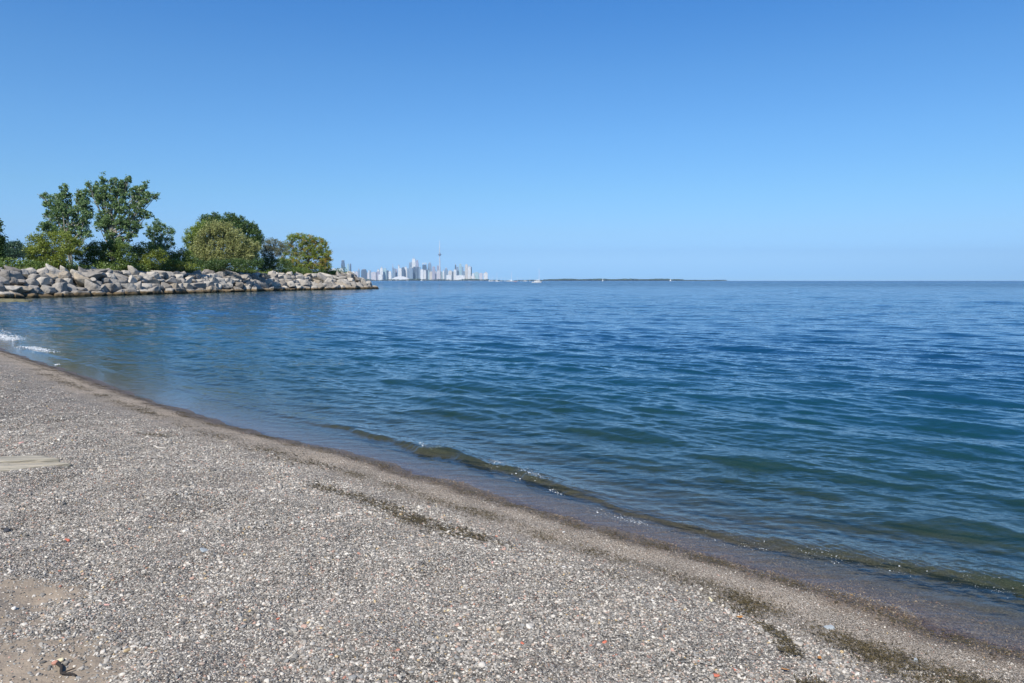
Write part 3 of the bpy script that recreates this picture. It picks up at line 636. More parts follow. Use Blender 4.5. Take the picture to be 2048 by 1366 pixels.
gm = bpy.data.meshes.new('gravel'); gm.vertices.add(len(GP)); gm.vertices.foreach_set('co', GP.astype(np.float32).ravel())
def pattr(me, name, typ, arr):
    a_ = me.attributes.new(name, typ, 'POINT'); a_.data.foreach_set('vector' if typ == 'FLOAT_VECTOR' else 'value', np.asarray(arr, np.float32).ravel())
pattr(gm, 'psize', 'FLOAT_VECTOR', GS[:, None] * np.column_stack([gr.uniform(0.85, 1.35, len(GP)), gr.uniform(0.7, 1.05, len(GP)), gr.uniform(0.42, 0.8, len(GP))]))
pattr(gm, 'prot', 'FLOAT_VECTOR', np.column_stack([gr.normal(0, 0.35, len(GP)), gr.normal(0, 0.35, len(GP)), gr.uniform(0, 6.28, len(GP))]))
pattr(gm, 'prand', 'FLOAT', gr.uniform(0, 1, len(GP)))
ins_ = signed(GP[:, :2]); pattr(gm, 'pwet', 'FLOAT', 1 - smooth01(0.15, 0.42, ins_ + 0.12 * sinnoise(GP[:, :2], 0.4, 10, 90)))
m = NT('pebble_stone'); rr_ = m.attr('prand', 'INSTANCER'); pc = m.ramp(rr_, STONES, 'CONSTANT')
pc = m.mix(1.0, pc, (1.04, 1.0, 0.93), 'MULTIPLY'); wv = m.attr('pwet', 'INSTANCER'); tco = m.n('TexCoord').outputs['Object']
pc = m.mix(m.math('MULTIPLY', m.noise(tco, 2.5, 4, 0.6), 0.4), pc, (0.42, 0.39, 0.35)); pc = m.mix(wv, pc, m.mix(1.0, pc, (0.55, 0.48, 0.40), 'MULTIPLY'))
m.bsdf(Base_Color=pc, Roughness=m.math('MULTIPLY_ADD', wv, -0.5, 0.8), Specular_IOR_Level=0.3)
M_peb = m.m
def make_proto_pebble(i):
    V = boulder_verts(700 + i, ['rounded', 'flat', 'blocky', 'wedge', 'rounded'][i], ico(2)[0], soft=9)
    return make_mesh('pebble_shape', V, SF)
ng = bpy.data.node_groups.new('scatter_pebbles', 'GeometryNodeTree')
ng.interface.new_socket('Geometry', in_out='INPUT', socket_type='NodeSocketGeometry'); ng.interface.new_socket('Geometry', in_out='OUTPUT', socket_type='NodeSocketGeometry')
gi = ng.nodes.new('NodeGroupInput'); go = ng.nodes.new('NodeGroupOutput')
icoN = ng.nodes.new('GeometryNodeMeshIcoSphere'); icoN.inputs['Subdivisions'].default_value = 2; icoN.inputs['Radius'].default_value = 1.0
def gnode(t): return ng.nodes.new(t)
sp = gnode('GeometryNodeSetPosition'); nz = gnode('ShaderNodeTexNoise'); nz.inputs['Scale'].default_value = 1.1; nz.inputs['Detail'].default_value = 1.0
vm = gnode('ShaderNodeVectorMath'); vm.operation = 'SUBTRACT'; vm.inputs[1].default_value = (0.5, 0.5, 0.5)
vs = gnode('ShaderNodeVectorMath'); vs.operation = 'SCALE'; vs.inputs['Scale'].default_value = 1.1
ng.links.new(nz.outputs['Color'], vm.inputs[0]); ng.links.new(vm.outputs[0], vs.inputs[0]); ng.links.new(icoN.outputs[0], sp.inputs[0]); ng.links.new(vs.outputs[0], sp.inputs['Offset'])
ss = gnode('GeometryNodeSetShadeSmooth'); ng.links.new(sp.outputs[0], ss.inputs[0]); sm = gnode('GeometryNodeSetMaterial'); sm.inputs['Material'].default_value = M_peb
ng.links.new(ss.outputs[0], sm.inputs[0])
m2p = gnode('GeometryNodeMeshToPoints'); ng.links.new(gi.outputs[0], m2p.inputs[0])
iop = gnode('GeometryNodeInstanceOnPoints'); ng.links.new(m2p.outputs[0], iop.inputs['Points']); ng.links.new(sm.outputs[0], iop.inputs['Instance'])
for nm, sk in (('prot', 'Rotation'), ('psize', 'Scale')):
    na = gnode('GeometryNodeInputNamedAttribute'); na.data_type = 'FLOAT_VECTOR'; na.inputs['Name'].default_value = nm
    if sk == 'Rotation':
        er = gnode('FunctionNodeEulerToRotation'); ng.links.new(na.outputs['Attribute'], er.inputs[0]); ng.links.new(er.outputs[0], iop.inputs[sk])
    else: ng.links.new(na.outputs['Attribute'], iop.inputs[sk])
ng.links.new(iop.outputs[0], go.inputs[0])
go_ = link('gravel', gm, M_peb, label='loose grey, white and reddish gravel covering the beach', cat='gravel', kind='stuff')
md = go_.modifiers.new('scatter', 'NODES'); md.node_group = ng

# ------------------------------------------------------------------ washed-up weed
def ribbons(C, length, width, seed, lift=0.004, aniso=None):
    r_ = np.random.default_rng(seed); n = len(C); K = 6
    ang = r_.uniform(0, 6.28, n) if aniso is None else aniso + r_.normal(0, 0.7, n)
    L = length * r_.uniform(0.4, 1.5, n); curl = r_.normal(0, 2.2, n)
    pts = np.zeros((n, K, 2)); a = ang.copy(); p = C[:, :2].copy()
    for k in range(K):
        pts[:, k] = p; p = p + np.column_stack([np.cos(a), np.sin(a)]) * (L / K)[:, None]; a = a + curl / K + r_.normal(0, 0.35, n)
    zz = height(pts.reshape(-1, 2)).reshape(n, K) + 0.006 + np.abs(r_.normal(0, lift, (n, K)))
    W_ = width * r_.uniform(0.5, 1.5, n)
    d = np.gradient(pts, axis=1); d /= np.linalg.norm(d, axis=2)[..., None] + 1e-9; nr = np.stack([-d[..., 1], d[..., 0]], -1)
    taper = np.array([0.4, 0.9, 1, 1, 0.8, 0.25])
    Lp = np.concatenate([pts + nr * (W_[:, None] * taper)[..., None] / 2, zz[..., None]], -1); Rp = np.concatenate([pts - nr * (W_[:, None] * taper)[..., None] / 2, zz[..., None] + 0.001], -1)
    V = np.stack([Lp, Rp], 2).reshape(-1, 3); base = (np.arange(n) * K * 2)[:, None, None]
    q = np.array([[2 * k, 2 * k + 1, 2 * k + 3, 2 * k + 2] for k in range(K - 1)])[None]
    return V, (base + q).reshape(-1, 4)
m = NT('dried_weed'); t = m.attr('tint'); c = m.mix(t, (0.028, 0.022, 0.008), (0.105, 0.080, 0.033)); m.bsdf(Base_Color=c, Roughness=0.6, Specular_IOR_Level=0.4); M_weed = m.m
def path_points(pxs, n, spread, seed, z=0.25, clumpy=0.6, along_s=None):
    r_ = np.random.default_rng(seed); W_ = np.array([on_z(x, y, z) for x, y in pxs]); sgl = np.hypot(*np.diff(W_, axis=0).T); ac = np.concatenate([[0], np.cumsum(sgl)])
    a = r_.uniform(0, ac[-1], n * 4); dens = sinnoise(np.column_stack([a, a * 0]), 0.5, 10, seed + 3) * 0.7 + sinnoise(np.column_stack([a, a * 0]), 0.13, 10, seed + 4) * 0.6; a = a[r_.uniform(0, 1, n * 4) < np.clip(0.35 + clumpy * dens, 0.02, 1)][:n]
    P_ = np.column_stack([np.interp(a, ac, W_[:, 0]), np.interp(a, ac, W_[:, 1])]); return P_ + r_.normal(0, spread, (len(P_), 2))
Vs, Fs = [], []; n0 = 0
shore_ang = math.atan2(0.7, -0.72)
for pxs, n, sp_, L, wd in (([(630, 948), (700, 968), (780, 992), (840, 1020), (900, 1035), (1005, 1062)], 1000, 0.065, 0.05, 0.0045),
                           ([(800, 1008), (860, 1028), (960, 1050)], 200, 0.07, 0.05, 0.005),
                           ([(690, 914), (800, 945), (900, 974), (1000, 1004), (1100, 1034), (1200, 1063), (1300, 1093), (1450, 1133)], 2600, 0.07, 0.022, 0.003),
                           ([(60, 722), (140, 752), (250, 788), (400, 840), (560, 882), (690, 914)], 2400, 0.09, 0.04, 0.006),
                           ([(1450, 1140), (1560, 1180), (1650, 1215), (1750, 1245), (1850, 1275), (2048, 1335)], 2600, 0.085, 0.028, 0.003),
                           ([(1500, 1180), (1540, 1215), (1570, 1235), (1590, 1270)], 220, 0.028, 0.04, 0.0038),
                           ([(1640, 1235), (1720, 1252), (1800, 1285), (1900, 1320), (2048, 1360)], 700, 0.07, 0.028, 0.0028),
                           ([(1090, 1095), (1180, 1110), (1260, 1128)], 60, 0.05, 0.03, 0.004), ([(1450, 1118), (1500, 1160), (1480, 1180)], 50, 0.03, 0.03, 0.005)):
    V, Fq = ribbons(path_points(pxs, n, sp_, int(n)), L, wd, int(n) + 1, aniso=shore_ang); Vs.append(V); Fs.append(Fq + n0); n0 += len(V)
for off, n, L, wd in ((5, 9000, 0.018, 0.0036), (13, 6500, 0.020, 0.0036)):
    V, Fq = ribbons(path_points([(x, y + off) for x, y in shore_px[::-1]], n, 0.045, n, z=0.04, clumpy=0.5), L, wd, n + 1, 0.002, aniso=shore_ang); Vs.append(V); Fs.append(Fq + n0); n0 += len(V)
Vs = np.concatenate(Vs); Fs = np.concatenate(Fs)
link('seaweed', make_mesh('seaweed', Vs, Fs, True, attrs={'tint': np.repeat(rng.uniform(0, 1, len(Fs) // 5), 5)}), M_weed, label='dark brown weed fragments strewn in lines along the waterline', cat='seaweed', kind='stuff')
for px, py, n, sp_, lab in ((320, 851, 160, 0.10, 'dark weed clump on the gravel at left, near the waterline'), (1625, 1332, 130, 0.035, 'green-brown weed clump at the bottom right of the beach'),
                            (1583, 1266, 60, 0.022, 'small dark weed tuft right of the brown leaves'), (865, 1022, 60, 0.10, 'dark weed clump in the middle of the drift line'), (1745, 1250, 60, 0.07, 'flat weed mat just below the grey flat stone')):
    x, y = on_z(px, py, 0.28); C_ = rng.normal(0, sp_, (n, 2)) * [1.4, 0.8] + [x, y]
    V, Fq = ribbons(C_, 0.045, 0.0032, int(px), 0.010)
    link('weed_clump', make_mesh('weed_clump', V, Fq, True, attrs={'tint': np.repeat(rng.uniform(0.0, 1, n), 5)}), M_weed, label=lab, cat='weed')

# ------------------------------------------------------------------ single stones, slab, twig, leaves
M_slab = None
m = NT('layered_slab'); tc = m.n('TexCoord').outputs['Object']; st = m.n('Mapping', {'Vector': tc, 'Scale': (2.0, 15.0, 30.0), 'Rotation': (0, 0, 0.12)}).outputs[0]
nn_ = m.noise(st, 1.8, 7, 0.65); c = m.ramp(nn_, [(0.25, (0.10, 0.095, 0.08)), (0.42, (0.27, 0.25, 0.20)), (0.6, (0.36, 0.32, 0.25)), (0.8, (0.42, 0.385, 0.31))])
bb = m.n('Bump', {'Strength': 0.8, 'Distance': 0.02, 'Height': nn_}); m.bsdf(Base_Color=c, Roughness=0.9, Normal=bb.outputs[0]); M_slab = m.m
x, y = on_z(30, 914, 0.40); g0 = gz(x, y); sv, sf, sn = [], [], 0
for sd_, off, scl in ((831, (0, 0, 0.016), (0.47, 0.20, 0.10)), (834, (0.02, 0.085, 0.050), (0.37, 0.095, 0.07)), (837, (-0.20, -0.055, 0.044), (0.26, 0.085, 0.05))):
    V = boulder_verts(sd_, 'flat', soft=34); V[:, 1] *= 1 - 0.28 * smooth01(0.2, 1.1, V[:, 0]); V[:, 2] *= 0.9
    sv.append(V * scl + off); sf.append(ICO4F + sn); sn += len(V)
o = link('stone_slab', make_mesh('stone_slab', np.concatenate(sv), np.concatenate(sf)), M_slab, loc=(x - 0.1, y, g0), label='long flat tan layered slab lying on the gravel at the left edge', cat='slab'); o.rotation_euler = (0.03, -0.01, R(5))
def pebble_thing(px, py, size, mat, label, kind='flat', name='pebble', seed=0, zs=0.55, rz=0.3):
    x, y = on_z(px, py, 0.34); z_ = gz(x, y); x, y = on_z(px, py, z_); z_ = gz(x, y)
    o = link(name, make_mesh(name, boulder_verts(seed + 1200, kind, ICO2, soft=8), ICO2F), mat, loc=(x, y, z_ + size * zs * 0.45), label=label, cat='stone'); o.scale = (size, size * 0.8, size * zs); o.rotation_euler = (0.1, -0.08, rz); return o
P_white = flat_mat('white_stone', (0.66, 0.63, 0.57), 0.8, scale=60); P_grey = flat_mat('blue_grey_stone', (0.30, 0.33, 0.34), 0.7, scale=60); P_red = flat_mat('red_stone', (0.50, 0.15, 0.09), 0.8, scale=60)
P_yel = flat_mat('cream_stone', (0.62, 0.55, 0.36), 0.8, scale=60); P_dk = flat_mat('charcoal_stone', (0.05, 0.052, 0.058), 0.8, scale=60); P_pink = flat_mat('pink_stone', (0.55, 0.33, 0.28), 0.8, scale=60)
for i, (px, py, sz, mt, lab) in enumerate((
        (1659, 1235, 0.026, P_grey, 'smooth blue-grey flat stone beside the weed line at right'), (1831, 1302, 0.020, P_grey, 'grey oval stone on the lower right gravel'),
        (1424, 1190, 0.014, P_yel, 'cream stone right of the middle of the beach near the small brown leaf'), (1305, 1192, 0.012, P_white, 'round white stone left of the cream stone'),
        (1128, 1133, 0.013, P_white, 'bright white stone below the drift line in mid beach'), (924, 1055, 0.019, P_white, 'white stone at the end of the drift line'),
        (1127, 1051, 0.016, P_white, 'pale shell-like stone touching the damp gravel'), (1824, 1360, 0.022, P_white, 'white long stone at the bottom edge, lower right'),
        (1431, 1348, 0.016, P_red, 'brick-red stone near the bottom edge right of centre'), (1468, 1341, 0.010, P_red, 'small orange-red stone close to the brick-red stone'),
        (1210, 1283, 0.012, P_red, 'red stone in the lower middle of the gravel'), (985, 1124, 0.013, P_pink, 'pink stone below the drift line left of the bright white stone'),
        (1044, 1288, 0.011, P_red, 'orange-red stone at the lower middle, left of the red stone'), (134, 1083, 0.022, P_red, 'flat red stone on the left gravel above the sand patch'),
        (215, 1211, 0.014, P_pink, 'dusty pink stone right of the sand patch'), (557, 1233, 0.010, P_red, 'small orange stone at lower left centre'),
        (896, 1218, 0.012, P_yel, 'cream stone in the lower middle gravel'), (28, 1217, 0.020, P_white, 'white angular stone between the two sand patches'),
        (120, 1322, 0.018, P_yel, 'pale stone touching the black stick on the sand'), (675, 1117, 0.012, P_white, 'white round stone in mid left gravel'), (43, 888, 0.03, P_pink, 'orange-pink stone just behind the tan slab'),
        (14, 1062, 0.032, P_dk, 'dark stone near the black twig at the left edge'), (408, 1107, 0.026, P_grey, 'flat pale grey stone set in the left gravel'))):
    pebble_thing(px, py, sz, mt, lab, ['flat', 'rounded', 'wedge', 'blocky'][i % 4], seed=i, rz=i * 0.7)
M_twig = flat_mat('black_twig', (0.030, 0.025, 0.022), 0.9, scale=40); M_stick = flat_mat('bleached_stick', (0.50, 0.46, 0.40), 0.9, scale=40)
def stick(p0, p1, rad_, mat, label, name='twig', kink=0.01):
    W_ = []
    for f in np.linspace(0, 1, 7):
        x, y = on_z(p0[0] + (p1[0] - p0[0]) * f, p0[1] + (p1[1] - p0[1]) * f, 0.35); W_.append((x + kink * math.sin(f * 9), y + kink * math.cos(f * 7), gz(x, y) + 0.012))
    W_ = np.array(W_); b = W_[0].copy(); mb = MB(); mb.tube(W_ - b, np.linspace(rad_, rad_ * 0.5, 7), 7)
    mb.tube([W_[3] - b, (W_[4] - b) + [0.02, 0.03, 0.01]], [rad_ * 0.5, rad_ * 0.25], 5)
    return mb.build(name, mat, smooth=True, label=label, cat='twig').__setattr__('location', b)
stick((0, 1053), (36, 1047), 0.006, M_twig, 'curved black twig at the left edge of the gravel')
stick((112, 1325), (146, 1342), 0.008, M_twig, 'black stick lying on the sand patch at bottom left')
stick((306, 864), (330, 868), 0.010, M_stick, 'short bleached stick below the left weed clump')
stick((1620, 1352), (1628, 1366), 0.003, M_stick, 'thin yellow stem under the bottom right weed clump')
M_leaf = flat_mat('dead_leaf', (0.33, 0.16, 0.05), 0.7, scale=50)
for px, py, sz, rz, lab in ((1480, 1182, 0.022, 0.4, 'orange-brown dead leaf left of the dark weed tufts'), (1766, 1321, 0.024, 1.9, 'curled rusty leaf on the lower right gravel'), (1572, 1297, 0.020, 2.6, 'rust coloured leaf just left of the bottom right weed clump'), (1640, 1268, 0.020, 1.0, 'pale brown leaf below the blue-grey flat stone')):
    x, y = on_z(px, py, 0.3); z_ = gz(x, y); V = []; n = 9
    for i in range(n):
        f = i / (n - 1); wd = math.sin(math.pi * f) ** 0.7 * 0.5
        for q in (-1, -0.4, 0.4, 1): V.append(((f - 0.5) * 2 * sz, q * wd * sz * (1 + 0.15 * math.sin(i * 2.3)), (0.25 * abs(q) + 0.35 * (f - 0.5) ** 2 * 2) * sz))
    F_ = [(i * 4 + k, (i + 1) * 4 + k, (i + 1) * 4 + k + 1, i * 4 + k + 1) for i in range(n - 1) for k in range(3)]
    o = link('dead_leaf', make_mesh('dead_leaf', V, np.array(F_)), M_leaf, loc=(x, y, z_ + 0.012), label=lab, cat='leaf'); o.rotation_euler = (0.2, 0.1, rz)

# ------------------------------------------------------------------ foam
m = NT('foam'); m.bsdf(Base_Color=(0.78, 0.82, 0.85), Roughness=0.3, Specular_IOR_Level=0.6, Alpha=0.62); M_foam = m.m
def water_z(x, y):
    s_ = signed(np.column_stack([x, y])); cdq = np.interp(x, cwx, cdist); hq = np.interp(x, cwx, chh); u = -s_ - cdq
    return hq * np.where(u < 0, np.exp(-(np.abs(u) / 0.065) ** 2.4), np.exp(-(u / 0.3) ** 2))
def foam_patch(P_, size, seed):
    r_ = np.random.default_rng(seed); z_ = water_z(P_[:, 0], P_[:, 1]); V, Fs_ = ico(1); out, fo = [], []
    sz = size * np.exp(r_.normal(0, 0.5, len(P_)))
    for i in range(len(P_)):
        out.append(V * sz[i] * [1.3, 1.0, 0.6] + [P_[i, 0], P_[i, 1], z_[i] + sz[i] * r_.uniform(-0.2, 0.5)]); fo.append(Fs_ + i * len(V))
    return np.concatenate(out), np.concatenate(fo)
FV, FF_ = [], []; n0 = 0
for pxs, n, sp_, sz in (([(838, 890), (850, 897), (870, 902), (884, 898)], 110, 0.028, 0.0026), ([(985, 928), (1020, 940), (1060, 952), (1085, 960)], 220, 0.050, 0.0020),
                        ([(1100, 975), (1125, 985)], 40, 0.02, 0.003), ([(1180, 1010), (1235, 1030), (1290, 1040)], 110, 0.040, 0.0020), ([(1340, 1052), (1500, 1088), (1650, 1108), (1850, 1142), (2048, 1180)], 360, 0.06, 0.0015),
                        ([(-60, 648), (-20, 662), (10, 672), (30, 680)], 2600, 0.17, 0.008), ([(58, 693), (75, 697), (95, 703)], 600, 0.12, 0.007), ([(35, 692), (45, 694)], 60, 0.05, 0.006), ([(112, 728), (124, 724)], 30, 0.03, 0.007),
                        ([(140, 744), (200, 766), (240, 782)], 300, 0.018, 0.004), ([(240, 782), (300, 800), (400, 832)], 260, 0.012, 0.0025)):  # thin bubble line along the shore imitates the highlight on the film's edge
    Pf = path_points(pxs, n, sp_, int(n) + 5, z=0.02, clumpy=0.8)
    V, Fq = foam_patch(Pf, sz, n); FV.append(V); FF_.append(Fq + n0); n0 += len(V)
link('foam', make_mesh('foam', np.concatenate(FV), np.concatenate(FF_)), M_foam, label='white foam bubbles on the small breaker and wave edge, with bubbles as film-edge highlight', cat='foam', kind='stuff')

# ------------------------------------------------------------------ far shore: city, island
def facade(name, wall, glass, bay=9.0, floor=7.5, rough=0.35):
    m = NT(name); tc = m.n('TexCoord').outputs['Object']; sx = m.n('SeparateXYZ', {0: tc})
    u = m.math('ADD', sx.outputs[0], sx.outputs[1]); cv = m.n('CombineXYZ', {0: u, 1: sx.outputs[2], 2: 0.0})
    b = m.n('TexBrick', {'Vector': cv.outputs[0], 'Color1': (*glass, 1), 'Color2': (*[g * 1.5 for g in glass], 1), 'Mortar': (*wall, 1), 'Scale': 1.0, 'Mortar Size': 1.9, 'Mortar Smooth': 0.1, 'Brick Width': bay, 'Row Height': floor}, offset=0.0)
    nz_ = m.noise(m.n('Mapping', {'Vector': cv.outputs[0], 'Scale': (0.05, 0.012, 1)}).outputs[0], 1.0, 3, 0.6)
    c = m.mix(m.math('MULTIPLY', m.step(nz_, 0.4, 0.6), 0.45), b.outputs[0], wall)
    m.bsdf(Base_Color=c, Roughness=rough, Specular_IOR_Level=0.5); return m.m
FM = {'w': facade('white_facade', (0.80, 0.80, 0.78), (0.35, 0.42, 0.46)), 'b': facade('blue_glass_facade', (0.26, 0.34, 0.42), (0.10, 0.17, 0.25)), 'd': facade('dark_glass_facade', (0.10, 0.14, 0.19), (0.035, 0.055, 0.085)),
      'p': facade('pink_concrete_facade', (0.60, 0.58, 0.60), (0.32, 0.34, 0.40)), 't': facade('tan_facade', (0.66, 0.62, 0.54), (0.36, 0.37, 0.38)), 'g': facade('teal_glass_facade', (0.42, 0.58, 0.60), (0.14, 0.27, 0.32)), 'm': facade('mauve_facade', (0.40, 0.40, 0.48), (0.18, 0.20, 0.28))}
M_roof = flat_mat('roof_plant', (0.45, 0.46, 0.47), 0.8, scale=0.1)
bld = [  # x0, x1, top, material, crown, description
 (655, 664, 540, 'p', 0, 'low pink-grey block just right of the yellow-green tree'), (664, 672.5, 537.5, 'w', 0, 'pale low block left of the dark twin-slab tower'), (674, 677.5, 538, 'w', 1, 'narrow white block left of the dark twin-slab tower'),
 (682.8, 688.8, 521, 'd', 0, 'dark blue tower standing tall and alone at the left of the skyline'), (678, 687, 537, 'w', 0, 'pale podium block under the dark lone tower'), (693.8, 698, 528.5, 'g', 0, 'pale green slim tower right of the dark lone tower'),
 (699.6, 702.2, 528, 'd', 0, 'thin dark tower beside the pale green slim tower'), (688, 704, 544, 'p', 0, 'wide low pinkish block below the slim pair of towers'), (704, 710, 543, 'w', 0, 'low white block just left of the domed-top dark block'),
 (710.5, 716, 544, 'p', 1, 'low pinkish block second left of the square dark block'), (716, 719.2, 537, 'b', 2, 'slender blue tower with slanted top left of the square dark block'), (723, 733, 539, 'd', 0, 'square dark blue block in the left half of the skyline'),
 (733, 737, 546, 'p', 0, 'low mauve block touching the square dark block'), (736.8, 739, 541, 'w', 0, 'thin white tower right of the square dark block'), (739.6, 742.4, 542, 'b', 1, 'thin grey-blue tower left of the plain pink block'),
 (743, 752.5, 544.5, 'p', 0, 'plain pale pink block near the waterfront'), (752.8, 759.5, 543, 'm', 0, 'striped lilac block right of the plain pink block'), (754, 759, 540, 'w', 1, 'pale tower peeking behind the striped lilac block'),
 (760, 766, 536, 'w', 1, 'white tower with small roof box above the lilac block'), (767, 773, 537, 'g', 0, 'teal-white tower with flat top left of the spired tower'), (769, 773, 545, 'b', 0, 'low blue tower in front of the teal-white tower'),
 (773.6, 777.2, 541, 'd', 0, 'narrow dark tower right of the teal-white tower'), (777.4, 783, 543, 'w', 0, 'white block left of the spired tower'), (784.4, 787.2, 533, 'b', 3, 'slim blue tower ending in a thin spire'),
 (787.4, 790.8, 537, 'b', 0, 'blue slab right of the spired tower'), (791, 794.8, 538.5, 'm', 0, 'mauve slab second right of the spired tower'), (796, 799.4, 529, 'w', 2, 'white pointed tower left of the bright white block'),
 (798.2, 803.4, 536.5, 'w', 0, 'bright white block above the white low hall'), (803.6, 809, 535, 'd', 0, 'dark striped tower right of the bright white block'), (809.2, 814, 534.5, 'w', 1, 'pale striped tower behind the white low hall'), (814.2, 817.4, 537, 'b', 0, 'blue tower at the right end above the white low hall'),
 (817.8, 820.6, 526.5, 'b', 1, 'pale blue tower left of the tallest white tower'), (820.8, 823.6, 525, 'b', 0, 'blue-grey tower touching the left of the tallest white tower'), (824, 831.4, 518, 'w', 4, 'tallest bright white tower with roof antenna'),
 (832, 837, 521, 'm', 0, 'mauve tower touching the right of the tallest white tower'), (832.6, 838.6, 533.5, 'd', 0, 'dark blue tower below the mauve tower'), (818, 826, 536, 'b', 0, 'pale blue block in front of the tallest white tower'), (826.2, 831.6, 534, 'd', 0, 'deep blue block at the foot of the tallest white tower'),
 (837.6, 841.6, 534.5, 'b', 0, 'blue tower right of the dark blue tower'), (832, 840.4, 544.5, 'g', 0, 'low pale teal block below the dark blue tower'), (845, 853, 527, 'd', 5, 'dark teal tower with white cut-out crown left of the needle tower'), (841, 847.2, 539, 'w', 0, 'white block left below the dark teal tower'),
 (847.6, 852, 540.5, 'w', 0, 'white slab below the dark teal tower'), (852.4, 855.8, 539.5, 'd', 0, 'thin dark slab below the dark teal tower'), (856, 862.8, 527, 'b', 1, 'blue-grey tower right of the dark teal tower'), (856, 859, 541, 'g', 0, 'narrow pale teal slab below the blue-grey tower'),
 (859.2, 865, 543.5, 't', 0, 'tan-white waterfront block left of the pink terrace blocks'), (864.4, 870.4, 533.5, 'm', 0, 'mauve tower between the blue-grey tower and the needle tower'), (865.4, 873, 542, 'p', 1, 'pink terrace block left of the needle tower'), (873.2, 880.8, 541, 'p', 2, 'pink terrace block at the foot of the needle tower'),
 (873.8, 877.6, 531.5, 'm', 0, 'pale mauve tower touching the needle tower on its left'), (881.2, 885, 543.5, 'g', 0, 'teal block right of the needle tower'), (885.4, 888.6, 541.5, 'w', 1, 'thin pale tower second right of the needle tower'), (889, 895.4, 537.5, 'b', 1, 'blue tower with white crown right of the needle tower'),
 (896.6, 904, 541.5, 't', 0, 'cream block with flat roof right of the white-crowned blue tower'), (904.2, 907, 543, 'd', 0, 'thin dark slab right of the cream block'), (907.2, 913, 539.5, 'w', 0, 'white block left of the stepped blue towers'), (909.6, 912.4, 530, 'd', 1, 'slim dark stepped tower in the right half of the skyline'),
 (912.6, 917, 534, 'b', 0, 'blue tower right of the slim dark stepped tower'), (914, 918, 541, 'd', 0, 'dark block below the stepped blue towers'), (918.2, 923.4, 528, 'g', 0, 'tall pale teal tower in the right half of the skyline'), (923.8, 926.8, 534, 'b', 0, 'thin pale blue tower right of the tall pale teal tower'),
 (930, 935.8, 529, 't', 0, 'tall cream tower at the right of the skyline'), (936, 941.4, 531, 'w', 2, 'tall white tower with sloped top right of the tall cream tower'), (941.6, 943.8, 534, 'd', 0, 'dark sliver tower at the right edge of the tall white tower'),
 (944.2, 948.4, 547, 'w', 0, 'low white block between the tall white tower and the teal waterfront block'), (948.6, 957.6, 545, 'g', 0, 'teal-grey waterfront block near the right end of the city'), (958.6, 965.4, 546.5, 'p', 0, 'pale waterfront block second from the right end of the city'), (967.2, 975.6, 546, 'w', 1, 'pale pinkish block at the right end of the city'),
 (926, 930, 543, 'b', 0, 'low blue block left of the tall cream tower'), (757, 765, 549, 'w', 0, 'long low white shed at the water below the lilac block'), (893, 903, 550, 'w', 0, 'low white pavilion below the cream block'), (912, 930, 551, 'w', 0, 'long low white terminal at the water below the teal tower'), (940, 950, 552, 't', 0, 'low cream shed by the water at the right of the city')]
rc = np.random.default_rng(17)
for i, (x0, x1, ty, mk, cr, lab) in enumerate(bld):
    Y = 10300 + rc.uniform(-250, 500) + (500 if ty < 532 else 0) - (600 if ty > 546 else 0)
    a_, b_ = at(x0, ty, Y), at(x1, ty, Y); W_ = b_[0] - a_[0]; H_ = a_[2]; D_ = max(28, W_ * rc.uniform(0.7, 1.1))
    root = empty('skyscraper' if H_ > 120 else 'city_building', ((a_[0] + b_[0]) / 2, Y, 0), label=lab, cat='building', group='buildings of the far city')
    root.rotation_euler = (0, 0, 0)
    mb = MB(); hw = W_ / 2; top = H_
    if cr == 2: top = H_ * 0.9
    if cr == 3: top = H_ * 0.95
    if cr == 5: top = H_ * 0.93
    body = MB(); sh = 0.88 if H_ > 120 else 1.0
    body.box(-hw, hw, -D_ / 2, D_ / 2, -1, top * sh)
    if sh < 1: body.box(-hw * 0.86, hw * 0.86, -D_ * 0.43, D_ * 0.43, top * sh, top)
    body.box(-hw * 1.12, hw * 1.12, -D_ * 0.6, D_ * 0.6, -1, min(18, top * 0.2))
    body.build('tower_body', FM[mk], root)
    pk = MB()
    if cr in (0, 1): pk.box(-hw * 0.4, hw * 0.45, -D_ * 0.25, D_ * 0.25, top + 0.01, top + (7 if cr == 0 else 16))
    if cr == 2: pk.add([(-hw * .86, -D_ * .4, top), (hw * .86, -D_ * .4, top), (hw * .86, D_ * .4, top), (-hw * .86, D_ * .4, top), (-hw * 0.1, -D_ * .3, H_ * 1.02), (-hw * 0.1, D_ * .3, H_ * 1.02)], [(0, 3, 5, 4), (1, 4, 5, 2), (0, 1, 2, 3)], [(0, 4, 1), (3, 2, 5)])
    if cr == 3: pk.frustum(-hw * 0.6, hw * 0.6, -D_ * .3, D_ * .3, top, H_ * 1.04, 0.3).tube([(0, 0, H_), (0, 0, H_ + 45)], [4, 1.5], 6)
    if cr == 4: pk.box(-hw * 0.7, hw * 0.7, -D_ * .3, D_ * .3, top, top + 6).tube([(-2, 0, H_), (-2, 0, H_ + 48)], [2.6, 1.2], 6).tube([(6, 0, H_), (6, 0, H_ + 30)], [2, 1], 6)
    if cr == 5: pk.box(-hw, -hw * 0.7, -D_ * .4, D_ * .4, top, H_).box(hw * 0.7, hw, -D_ * .4, D_ * .4, top, H_).box(-hw, hw, -D_ * .4, D_ * .4, H_, H_ + 8)
    pk.build('roof_spire' if cr in (3, 4) else 'roof_structure', FM['w'] if cr == 5 else M_roof, root)
